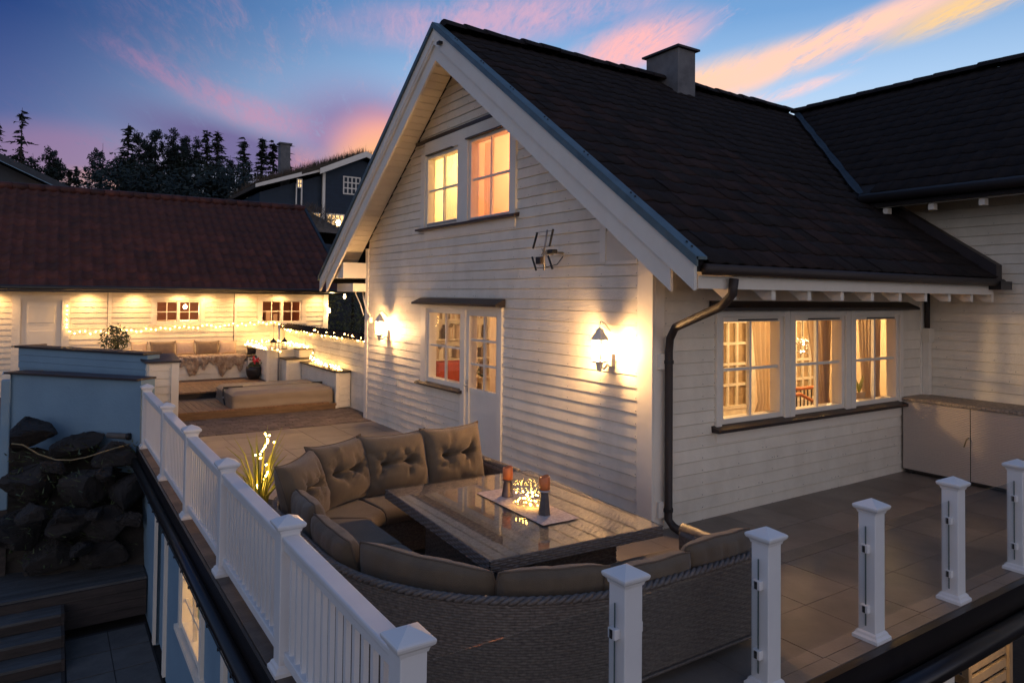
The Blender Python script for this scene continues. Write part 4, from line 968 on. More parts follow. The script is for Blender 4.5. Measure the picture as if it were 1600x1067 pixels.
def build_antenna():
    t = thing('tv_antenna', 'small television antenna with black rods fixed high on the gable wall', 'antenna', (0, 1.72, 2.93))
    cy, cz = 1.50, 2.93; P = lambda w, y, z: (-w, cy+(y-cy)*.86, cz+(z-cz)*.86)
    MB().tube([P(.03, cy, cz), P(.30, cy, cz)], .016, 8).build('mount', 'alu', t, True)
    for d in ((.0, .0), (.06, .02)): MB().lathe([(.028, -.03), (.032, 0), (.028, .03)], (-.25+d[0], cy+d[1], cz), 12).build('clamp', 'alu', t)
    MB().tube([P(.33, cy-.10, cz+.30), P(.31, cy, cz+.02), P(.33, cy-.03, cz-.25)], .011, 8).build('boom', 'alu', t, True)
    for (y0, z0, y1, z1) in ((.12, .28, .22, .06), (-.25, .30, -.17, .07), (.24, -.06, .14, -.25), (-.14, -.06, -.24, -.24)): MB().tube([P(.34, cy+y0, cz+z0), P(.34, cy+y1, cz+z1)], .014, 6).build('rod', 'black', t)
    for z in (.28, .07, -.22): MB().tube([P(.335, cy+.17, cz+z), P(.335, cy-.22, cz+z)], .004, 5).build('wire', 'alu', t)
    for k in range(7): MB().tube([P(.30+.012*(k % 3), cy-.05+.02*k, cz-.06+.018*(k % 4)), P(.33, cy+.03-.012*k, cz+.05-.02*(k % 3))], .005, 5).build('element', 'alu', t)
    bx('amplifier', 'black', t, -.30, -.22, cy-.15, cy-.04, cz-.02, cz+.03, bevel=.01); bx('terminal_box', 'brownpipe', t, -.32, -.26, cy+.06, cy+.17, cz-.14, cz-.05, bevel=.01)
    MB().tube([P(.28, cy+.1, cz-.1), P(.2, cy+.12, cz-.2), P(.1, cy+.02, cz-.16), P(.03, cy, cz-.05)], .006, 6).build('cable', 'black', t, True)
    t = thing('motion_sensor', 'small white motion sensor on the corner board beside the far lantern', 'sensor', (0, 7.6, 1.95))
    MB().box(-.11, -.04, 7.42, 7.52, 1.86, 1.98).build('sensor_head', 'trim', t, bevel=.02); MB().tube([(-.06, 7.5, 1.98), (-.04, 7.75, 2.1), (-.04, 7.9, 2.3), (.05, 8.2, 2.5)], .018, 8).build('conduit', 'trim', t, True)
    tag(MB().tube([(-.05, 7.88, 2.0), (-.05, 8.05, 2.2), (-.1, 8.2, 2.42), (-.05, 8.3, 2.5)], .012, 6).build('cable', 'trim', smooth=True), 'pale cable looping from the eave behind the house corner', 'cable')
    # eave bulb at the left return
    b = thing('eave_bulb', 'small bare bulb hanging under the left eave of the house', 'bulb', (-.2, 8.55, 2.4)); MB().lathe([(.004, -.07), (.03, -.04), (.022, 0), (.014, .03)], (-.2, 8.55, 2.38), 10).build('glass', 'lampglow', b, True)
build_antenna()

# ================================================================== STORAGE CABINET
def build_cabinet():
    t = thing('wicker_cabinet', 'long pale wicker storage cabinet against the wing wall', 'cabinet', (5.1, -1.4, 0)); X = 4.80
    def wall_(name, a, b): MB().grid(weave([Vector(a).lerp(Vector(b), q)+Vector((0, 0, .06)) for q in np.linspace(0, 1, 12)], [Vector(a).lerp(Vector(b), q)+Vector((0, 0, 1.0)) for q in np.linspace(0, 1, 12)], 60, .035, .0035, 4, 3)).build(name, 'wicker_tan', t, True)
    wall_('door_panel', (X, -.90, 0), (X, -.06, 0)) if 0 else None
    for y0, y1 in ((-.055, -.912), (-.922, -1.78), (-1.79, -2.65)): wall_('door_panel', (X, y0, 0), (X, y1, 0))
    wall_('side_panel', (5.44, -.05, 0), (X, -.05, 0))
    bx('carcass', 'frame_dark', t, X+.012, 5.43, -2.64, -.062, .03, .99); bx('lid', 'wicker_lid', t, X-.035, 5.46, -2.70, -.01, 1.0, 1.045, bevel=.012)
    MB().tube([(X-.012, -.90, .62), (X-.05, -.89, .60), (X-.05, -.86, .50)], .008, 6).build('handle', 'rope', t, True)
    for y in (-.15, -1.35, -2.5): bx('foot', 'black', t, X+.02, X+.08, y-.03, y+.03, .0, .05)
build_cabinet()

# ================================================================== GRASS PLANT WITH FAIRY LIGHTS
def build_grass():
    x, y = -3.45, 1.95; t = thing('fairy_light_plant', 'tall grassy pot plant wound with fairy lights beside the white railing', 'plant', (x, y, 0)); rnd = random.Random(12)
    MB().lathe([(.12, .004), (.16, .30), (.17, .32), (.15, .32), (.14, .28)], (x, y, 0), 18).build('pot', 'potblack', t, True)
    for k in range(46):
        a = k*2.4+rnd.random(); sp = rnd.uniform(.05, .36); h = rnd.uniform(.30, .92); r_ = rnd.uniform(.006, .013)
        pts = [(x+.06*math.cos(a), y+.06*math.sin(a), .28)]
        for q in (.35, .7, 1.0): pts.append((x+(.06+sp*q**2.2)*math.cos(a), y+(.06+sp*q**2.2)*math.sin(a), .28+h*(q-.25*q**3*(sp/.36))))
        MB().tube(pts, [r_, r_, r_*.8, .001], 4).build('blade', 'leaf_grass', t, True)
    for k in range(42):
        q = rnd.random(); a = q*14; r_ = .03+.05*(1-q)*rnd.random() if k % 3 else .12*rnd.random(); p = (x+.03+r_*math.cos(a), y-.02+r_*math.sin(a), .36+.66*q); MB().ball(p, .0085, 6, 4).build('fairy_light', 'bulbstar', t)
    pts = [(x+.03+.04*math.cos(q*14), y-.02+.04*math.sin(q*14), .34+.68*q) for q in np.linspace(0, 1, 60)]; MB().tube(pts, .002, 4).build('wire', 'leaf_grass', t, True)
build_grass()

# ================================================================== GARAGE AND LOUNGE CORNER
def build_garage():
    g = thing('garage', 'white weatherboarded outbuilding with red-brown tiled roof and glowing eaves', 'outbuilding', (-3, 14.4, 0))
    core = MB(); wall = bx('front_wall', 'trim', g, -8.5, 1.2, -.124, -.1215, .05, .1, FA)
    ops = [(-5.80, -4.92, -.1, 2.24), (-3.0, -1.90, 1.62, 2.22), (-.42, .72, 1.61, 2.24)]
    clad(FA, wall, -9.5, 1.40, -.02, 2.50, ops, core=core, split=3.4, crs=.128); core.build('wall_core', 'roomwhite', g)
    MB().box(1.28, 1.40, 14.55, 21.5, 0, 2.5).build('side_wall', 'siding', g)
    for a, b in ((1.30, 1.44), (-4.02, -3.94), (-1.10, -1.03), (-6.35, -6.28)): bx('corner_board', 'trim', g, a, b, 0, .04, -.02, 2.48, FA)
    bx('joint_shadow', 'black', g, -4.03, -4.02, .028, .036, 0, 2.4, FA); bx('joint_shadow', 'black', g, -1.115, -1.10, .028, .036, 0, 2.4, FA)
    # door
    d = bx('door', 'trim', g, -5.76, -4.96, -.06, -.02, .02, 2.2, FA)
    for z0, z1 in ((1.62, 2.10), (1.04, 1.54), (.2, .95)):
        bx('door_moulding', 'trim', d, -5.66, -5.06, -.02, -.012, z0, z1, FA); bx('door_panel', 'trim', d, -5.62, -5.10, -.012, .0, z0+.05, z1-.05, FA, .006)
    MB().tube([FA(-5.03, -.02, 1.0), FA(-5.03, .04, 1.0), FA(-5.13, .045, 1.0)], .011, 6).build('handle', 'metal', d, True); MB().lathe([(.02, .90), (.02, .93)], FA(-5.03, .0, 0), 8).build('lock', 'black', d)
    for a, b, c, e in ((-5.92, -5.76, 0, 2.32), (-4.96, -4.80, 0, 2.32)): bx('casing', 'trim', g, a, b, 0, .045, c, e, FA)
    bx('casing', 'trim', g, -5.76, -4.96, 0, .043, 2.2, 2.32, FA)
    for u0, u1, z0, z1 in ((-2.98, -1.93, 1.63, 2.20), (-.40, .70, 1.62, 2.22)):
        um = (u0+u1)/2
        for a, b in ((u0, um), (um, u1)): window(FA, g, a, b, z0, z1, 2, 2, .035, .02)
        for a, b, c, e in ((u0-.10, u0, z0-.1, z1+.1), (u1, u1+.10, z0-.1, z1+.1)): bx('casing', 'trim', g, a, b, 0, .045, c, e, FA)
        bx('casing', 'trim', g, u0, u1, 0, .044, z1, z1+.10, FA); bx('sill', 'trim', g, u0-.14, u1+.14, 0, .09, z0-.05, z0, FA)
    # interior
    for nm, m_, q in (('room_wall', 'redwood', ((-9, 17.6, 0), (1.27, 17.6, 0), (1.27, 17.6, 2.5), (-9, 17.6, 2.5))), ('room_wall', 'redwood', ((1.27, 14.53, 0), (1.27, 17.6, 0), (1.27, 17.6, 2.5), (1.27, 14.53, 2.5))), ('room_wall', 'roomwall', ((-.9, 14.53, 0), (-.9, 17.6, 0), (-.9, 17.6, 2.5), (-.9, 14.53, 2.5))), ('room_ceiling', 'redwood', ((-9, 14.53, 2.48), (1.27, 14.53, 2.48), (1.27, 17.6, 2.48), (-9, 17.6, 2.48))), ('room_floor', 'darkwood', ((-9, 14.53, .02), (1.27, 14.53, .02), (1.27, 17.6, .02), (-9, 17.6, .02)))):
        MB().add(q, [(0, 1, 2, 3)]).build(nm, m_, g)
    for (x, z) in ((-2.15, 2.02), (-1.35, 1.98), (-1.2, 2.0)): MB().ball((x, 15.4, z), .05, 10, 6).build('room_bulb', 'roombulb', g, True)
    light('room_light', 'POINT', (-2.1, 15.6, 1.95), 55, (1, .55, .24), None, .08); light('room_light', 'POINT', (.3, 15.9, 2.0), 24, (1, .5, .22), None, .08)
    MB().box(-3.6, -.95, 16.4, 17.4, .9, 1.62).build('work_bench', 'redwood', g); MB().box(-3.3, -1.4, 15.2, 15.7, 1.58, 1.66).build('shelf', 'roomwhite', g)
    for k in range(5): MB().box(-.3+k*.22, -.18+k*.22, 16.9, 17.1, 1.5, 1.78+.1*(k % 2)).build('shelf_box', 'roomwall', g)
    # roof
    ey, ez, ry, rz, xr = 13.86, 2.56, 18.0, 5.23, 1.86; sl_ = (rz-ez)/(ry-ey); a = math.atan(sl_)
    mb = MB(); P = [(-11, ey, ez-.05), (xr-.06, ey, ez-.05), (xr-.06, ry, rz-.05), (-11, ry, rz-.05)]; mb.hexa([(x, y, z-.12) for x, y, z in P]+P); roof = mb.build('roof', 'roofbase', g)
    mb = MB(); P = [(-11, ry, rz-.05), (xr-.06, ry, rz-.05), (xr-.06, 2*ry-ey, ez-.05), (-11, 2*ry-ey, ez-.05)]; mb.hexa([(x, y, z-.12) for x, y, z in P]+P); mb.build('roof_deck', 'roofbase', roof)
    tm = [tile_mesh('garage_tile', .24, .43, .050, 7, 'garagetile', lift=.014)]
    S = []
    for r_ in range(14):
        y = ey-.04+r_*.355*math.cos(a)
        if y > ry-.12: break
        for c in range(38): S.append(slope_matrix((xr-.12-(c+1)*.235, y, ez+sl_*(y-ey)-.05), (1, 0, 0), (0, math.cos(a), math.sin(a))))
    lay_tiles(roof, S, tm, 'garagetile')
    for k in range(26): MB().tube([(xr-.05-k*.36, ry, rz+.0), (xr-.05-k*.36-.39, ry, rz+.012)], [.115, .105], 8).build('ridge_tile', 'garagetile', roof, True)
    mb = MB(); q = [(ey-.05, ez-.02), (ry, rz+.05), (ry, rz-.16), (ey-.05, ez-.23)]; mb.prism([(xr-.08, y, z) for y, z in q], (xr-.08, 0, 0), (xr, 0, 0)); mb.build('barge_board', 'leadflash', roof)
    bx('gutter', 'gutter', roof, -11, xr, 13.74, 13.84, 2.44, 2.54, bevel=.03); bx('eave_soffit', 'trim', roof, -11, xr-.1, 13.87, 14.40, 2.44, 2.455)
    bx('fascia', 'gutter', roof, -11, xr, 13.845, 13.868, 2.40, 2.52)
    for x in (-6.3, -4.45, -3.45, -2.45, -1.80, -.9, .06, 1.12):  # extra downlights added between the real ones for a continuous wash
        MB().lathe([(.05, 2.425), (.06, 2.44), (.03, 2.44)], (x, 14.08, 0), 12).build('downlight', 'lampglow', roof)
        light('downlight_lamp', 'SPOT', (x, 14.08, 2.42), 62, (1, .53, .18), None, .05, (R(8), 0, 0), (R(155), 1.0))
build_garage()

def bulb_string(label, pts, n, sag_jit=.02, m_='bulb', r=.014, e=None, seed=1, wirem='copperdark', spread=0.):
    """fairy lights along a polyline: cable + one small bulb per part"""
    P = np.array(pts, float); L_ = np.concatenate([[0], np.cumsum(np.linalg.norm(np.diff(P, axis=0), axis=1))]); rnd = np.random.RandomState(seed)
    t = thing('string_lights', label, 'string lights', tuple(P[0]), 'warm fairy light strings round the lounge corner')
    at = lambda s: np.array([np.interp(s, L_, P[:, k]) for k in range(3)])
    wire = [at(s)+rnd.uniform(-.012, .012, 3) for s in np.linspace(0, L_[-1], n*2)]; MB().tube(wire, .004, 4).build('cable', wirem, t)
    me = MB().ball((0, 0, 0), r, 6, 4).mesh('bulb', True); me.materials.append(MATS[m_])
    for k in range(n):
        p = at((k+.5)/n*L_[-1])+np.array([rnd.uniform(-spread, spread), rnd.uniform(-spread, spread), rnd.uniform(-sag_jit*2, sag_jit)]); o = put('bulb', me, None, t); o.location = p; o.matrix_parent_inverse = t.matrix_basis.inverted()
    return t
def build_lounge():
    # privacy wall with tiled coping
    X = .22; w = thing('privacy_wall', 'white boarded privacy wall with tiled coping behind the hot tub', 'wall', (X, 11, 0)); FP = F((X, 0, 0), (0, 1, 0), (-1, 0, 0))
    b = MB().box(X+.002, X+.14, 8.1, 14.36, -.05, 1.46).build('wall_core', 'trim', w); clad(FP, b, 8.1, 14.36, -.03, 1.46, [], split=3.2)
    tm = tile_mesh('coping_tile', .22, .30, .026, 7, 'rooftile_b'); k = 0; y = 8.05
    while y < 14.3:
        for sd in (-1, 1):
            o = put('coping_tile', tm, None, w); o.matrix_parent_inverse = w.matrix_basis.inverted()
            if sd < 0: o.matrix_basis = slope_matrix((X-.17, y+.22, 1.46), (0, -1, 0), (.9, 0, .35))
            else: o.matrix_basis = slope_matrix((X+.31, y, 1.46), (0, 1, 0), (-.9, 0, .35))
        y += .222
    bx('end_post', 'trim', w, X-.10, X+.02, 8.02, 8.10, 0, 1.02)
    # low box and corner boxes (white boards, dark caps)
    def boardbox(name, label, x0, x1, y0, y1, z0, z1, cap='darktrim', faces=('w', 's')):
        t = thing(name, label, 'planter box', ((x0+x1)/2, (y0+y1)/2, z0)); c = MB().box(x0+.02, x1-.002, y0+.02, y1-.002, z0, z1-.03).build('box_core', 'trim', t)
        if 'w' in faces: clad(F((x0+.02, 0, 0), (0, 1, 0), (-1, 0, 0)), c, y0+.03, y1-.004, z0+.01, z1-.03, [], split=9)
        if 's' in faces: clad(F((0, y0+.02, 0), (1, 0, 0), (0, -1, 0)), c, x0+.03, x1-.004, z0+.01, z1-.03, [], split=9)
        bx('corner_trim', 'trim', t, x0-.016, x0+.05, y0-.016, y0+.05, z0, z1-.031, bevel=.004); bx('cap', cap, t, x0-.05, x1-.003, y0-.05, y1-.003, z1-.03, z1+.006, bevel=.004); return t
    boardbox('low_planter_box', 'low white boarded box with dark cap at the right end of the hot tub', -.12, X-.035, 9.17, 11.62, .004, .78)
    boardbox('corner_box', 'white boarded corner box behind the hot tub', -.47, X-.035, 11.64, 12.10, .292, .86)
    boardbox('tall_corner_box', 'tallest white boarded box draped with fairy lights in the lounge corner', -.80, X-.035, 12.12, 14.32, .292, 1.04, 'trim')
    bx_ = thing('ledge_box', 'narrow upper white ledge box against the privacy wall', 'planter box', (0, 12.0, .86)); bx('box_core', 'siding', bx_, -.15, X-.036, 11.75, 12.11, .87, 1.05); bx('cap', 'woodfront', bx_, -.18, X-.036, 11.72, 12.11, 1.05, 1.075)
    # bench along the garage
    b = thing('built_in_bench', 'long white boarded bench seat along the outbuilding wall', 'bench', (-2, 13.6, .29)); c = MB().box(-3.30, -1.02, 13.22, 14.30, .292, .72).build('bench_box', 'trim', b); clad(F((0, 13.22, 0), (1, 0, 0), (0, -1, 0)), c, -3.30, -1.02, .30, .72, [], split=9)
    bx('seat_cushion', 'cream_pillow', b, -3.28, -1.04, 13.20, 13.95, .722, .83, bevel=.04); bx('side_shelf', 'trim', b, -1.015, -.82, 13.15, 14.3, .292, .80); bx('shelf_cap', 'darktrim', b, -1.018, -.81, 13.12, 14.3, .80, .825)
    bx('left_ledge', 'trim', b, -4.6, -3.305, 13.6, 14.3, .05, 1.0)
    rnd = random.Random(9)
    for (x, w_, h, m_, lab, z) in ((-3.36, .36, .34, 'cream_pillow', 'cream scatter pillow at the left end of the bench', 1.02), (-2.85, .56, .34, 'fabric_pillow', 'dark taupe scatter pillow, left one on the bench', 1.02), (-2.33, .44, .36, 'cream_pillow', 'cream scatter pillow between the two dark ones', 1.02), (-1.82, .56, .34, 'fabric_pillow', 'dark taupe scatter pillow, right one on the bench', 1.01), (-1.32, .44, .34, 'cream_pillow', 'cream scatter pillow at the right end of the bench', 1.0)):
        o = cushion(lab, (x, 14.05 if 'cream' in m_ else 13.98, z), 0, R(-14), w_, h, .16, int(x*-100), False, m_, 'scatter pillows on the white bench', 'pillow', 'scatter_pillow')
    # furs
    for (x0, x1, lab, sd) in ((-2.55, -1.95, 'brown and cream sheepskin hanging over the bench front, left one', 3), (-1.85, -1.05, 'pale shaggy sheepskin draped over the bench seat, right one', 4)):
        n = 34; P = np.zeros((n, n, 3)); rs = np.random.RandomState(sd)
        for i in range(n):
            for j in range(n):
                s, q = i/(n-1), j/(n-1); ed = .10*math.sin(j*.33+sd)+.05*math.sin(j*.71)-.16*(2*q-1)**2; x = x0+(x1-x0)*q+.05*math.sin(s*7+sd); ln = .85+ed*(1 if s > .5 else .3); d = s*ln
                if d < .50: y, z = 13.72-d, .845+.02*rs.rand()
                elif d < .56: y, z = 13.20-.03, .845-(d-.5)
                else: y, z = 13.165-.02*rs.rand(), .80-(d-.56)*1.1
                P[i, j] = (x+.012*rs.randn(), y-.012*rs.rand(), z+.006*rs.randn())
        o = MB().grid(P).build('sheepskin', 'fur', smooth=True); tag(o, lab, 'sheepskin', 'sheepskins on the bench')
    o = pillow_mesh(.40, .20, .20, False, 31).build('rolled_blanket', 'bark', smooth=True); o.matrix_basis = Matrix.Translation((-.80, 13.35, .94)); tag(o, 'dark brown rolled blanket on the shelf at the bench end', 'blanket')
    # flower pot
    t = thing('flower_pot', 'dark pot with red flowers on the timber platform', 'plant pot', (-.965, 12.75, .29)); MB().lathe([(.11, .292), (.165, .40), (.185, .52), (.18, .60), (.165, .60), (.16, .55)], (-.965, 12.75, 0), 20).build('pot', 'potblack', t, True)
    mb = MB(); mp = MB()
    for k in range(60): mb.ball((-.965+rnd.gauss(0, .07), 12.75+rnd.gauss(0, .07), .62+abs(rnd.gauss(0, .06))), rnd.uniform(.015, .03), 5, 3)
    for k in range(26): mp.ball((-.925+rnd.gauss(0, .05), 12.72+rnd.gauss(0, .05), .74+rnd.gauss(0, .05)), rnd.uniform(.018, .032), 6, 4)
    tag(mb.build('leaves', 'leaf_shrub', t), kind='stuff'); tag(mp.build('flowers', 'petal', t), kind='stuff')
    # leafy shrub
    t = thing('leafy_shrub', 'round leafy pot shrub beside the outbuilding bench', 'shrub', (-3.93, 13.3, .2)); MB().lathe([(.14, .2), (.2, .6), (.2, .62)], (-3.93, 13.3, 0), 16).build('pot', 'potblack', t, True); MB().tube([(-3.93, 13.3, .6), (-3.91, 13.3, 1.2)], .02, 6).build('stem', 'bark', t); mb = MB()
    for k in range(420):
        a, cz, rr = rnd.uniform(0, 6.28), rnd.uniform(-1, 1), rnd.random()**.45; sx = .33*rr*math.sqrt(1-cz*cz); p = Vector((-3.93+sx*math.cos(a), 13.3+sx*math.sin(a), 1.30+.30*cz*rr+.12*max(0, cz)*rnd.random())); d1 = Vector((rnd.gauss(0, 1), rnd.gauss(0, 1), rnd.gauss(0, 1))).normalized()*.05; d2 = d1.orthogonal().normalized()*.02; mb.add([p-d1, p+d2, p+d1, p-d2], [(0, 1, 2, 3)])
    tag(mb.build('leaves', 'leaf_shrub', t), kind='stuff')
    # hot tub with folded cover
    t = thing('hot_tub', 'sunken hot tub under a taupe folding cover', 'hot tub', (-1.2, 9.9, .12)); x0, x1, y0, y1, zb, zt = -2.20, -.17, 9.22, 10.75, .11, .47
    rs = np.random.RandomState(5)
    def slab(name, ya, yb, zt_):
        n, m_ = 48, 24; P = np.zeros((m_, n, 3))
        for i in range(m_):
            for j in range(n):
                x, y = x0+(x1-x0)*j/(n-1), ya+(yb-ya)*i/(m_-1); e = min(x-x0, x1-x, (y-ya) if ya == y0 else 9); z = zt_-.075*max(0, 1-e/.12)**2+.003*math.sin(x*9+y*4)*math.sin(y*7); P[i, j] = (x, y, z)
        MB().grid(P).build(name, 'vinyl', t, True); return P
    P = slab('cover_panel', y0, 9.97, zt); P2 = slab('cover_panel', 9.985, y1, zt-.01)
    n = 80; Q = np.zeros((7, n, 3)); cor = [(x0, y1), (x0, y0), (x1, y0), (x1, y1)]
    for j in range(n):
        s = j/(n-1)*3; k = min(2, int(s)); q = s-k; a, b_ = cor[k], cor[k+1]; x, y = a[0]+(b_[0]-a[0])*q, a[1]+(b_[1]-a[1])*q; nx, ny = ((-1, 0), (0, -1), (1, 0))[k]
        for i in range(7):
            z = zb+(zt-.075-zb)*i/6; bu = .007*math.sin(i*1.5+.4*math.sin(q*9))+.004*math.sin(q*31+i)+.002*rs.randn()*.5; Q[i, j] = (x+nx*bu, y+ny*bu, z)
    MB().grid(Q).build('cover_skirt', 'vinyl', t, True); bx('shell', 'frame_dark', t, x0+.04, x1-.04, y0+.04, y1-.04, .0, .34)
    bx('hinge_strip', 'alu', t, x0+.35, x1-.2, 9.94, 9.99, zt+.004, zt+.018); bx('strap', 'strapblack', t, x0-.01, x0+.36, 9.935, 9.995, zt-.02, zt+.022); bx('strap', 'strapblack', t, x1-.22, x1, 9.935, 9.995, zt-.03, zt+.018); MB().tube([(x0-.02, 9.96, zt-.02), (x0-.03, 9.9, .30), (x0-.02, 9.75, .14)], .014, 5).build('strap', 'strapblack', t)
    bx('buckle', 'metal', t, x0-.045, x0-.02, 9.86, 9.92, .27, .31)
    # pole with two hanging lanterns
    t = thing('lantern_pole', 'slim pale pole with crook hooks in the lounge corner', 'pole', (-.55, 12.05, .29)); MB().tube([(-.55, 12.05, .29), (-.55, 12.05, 1.66)], .017, 8).build('pole', 'metal', t, True)
    for s_ in (-1, 1): MB().tube([(-.55, 12.05, 1.60), (-.55+s_*.06, 12.05, 1.70), (-.55+s_*.12, 12.05, 1.68), (-.55+s_*.13, 12.05, 1.60)], .009, 6).build('hook', 'metal', t, True)
    for s_, lab in ((-1, 'small dark hanging lantern on the left hook of the pole'), (1, 'small dark hanging lantern on the right hook of the pole')):
        x, y, z = -.55+s_*.13, 12.05, 1.06; l = thing('hanging_lantern', lab, 'lantern', (x, y, z), 'hanging lanterns on the pole'); MB().tube([(x, y, 1.60), (x, y, z+.28)], .003, 4).build('chain', 'black', l)
        MB().lathe([(.075, z), (.075, z+.02), (.06, z+.02)], (x, y, 0), 6).build('base', 'black', l); MB().lathe([(.09, z+.17), (.05, z+.22), (.02, z+.25), (.01, z+.28)], (x, y, 0), 6).build('roof', 'black', l)
        for k in range(6):
            a = k*math.pi/3; MB().tube([(x+.06*math.cos(a), y+.06*math.sin(a), z+.02), (x+.06*math.cos(a), y+.06*math.sin(a), z+.17)], .006, 4).build('bar', 'black', l)
    # string lights
    bulb_string('fairy lights running down beside the outbuilding door and along its wall', [(-4.86, 14.30, 2.16), (-4.86, 14.30, 1.52), (-4.6, 14.28, 1.44), (-4.0, 14.28, 1.46), (-3.2, 14.28, 1.50), (-2.4, 14.28, 1.53), (-1.6, 14.28, 1.57), (-1.0, 14.28, 1.60), (-.4, 14.28, 1.62), (.1, 14.28, 1.60)], 52, .028, seed=1)
    bulb_string('fairy lights bunched under the tiled coping of the privacy wall', [(X-.09, 14.3, 1.50), (X-.11, 12, 1.50), (X-.11, 8.15, 1.52)], 64, .045, seed=2, spread=.03)
    bulb_string('fairy lights heaped along the top of the tallest corner box', [(-.82, 14.2, 1.09), (-.82, 13.2, 1.09), (-.80, 12.2, 1.08), (-.60, 12.1, 1.06), (-.45, 12.05, .98)], 52, .03, seed=3, spread=.05)
    bulb_string('fairy lights behind the tall corner box along the walls', [(-.78, 14.2, 1.12), (-.2, 14.2, 1.12), (.08, 14.0, 1.13), (.08, 12.2, 1.12), (.10, 11.8, 1.10)], 56, .03, seed=4, spread=.05)
    bulb_string('fairy lights lying on the cap of the low white box', [(.10, 11.6, 1.0), (.08, 11.5, .86), (.06, 10.6, .82), (.02, 9.3, .82)], 60, .022, seed=5, spread=.05)
    b = thing('gable_end_bulb', 'small bulb glowing on the outbuilding corner', 'bulb', (1.44, 14.3, 1.95)); MB().lathe([(.004, -.08), (.035, -.04), (.03, .03), (.012, .06)], (1.46, 14.32, 1.95), 10).build('glass', 'lampglow', b, True); light('corner_bulb_light', 'POINT', (1.60, 14.3, 1.95), 40, (1, .66, .3), None, .05)
build_lounge()
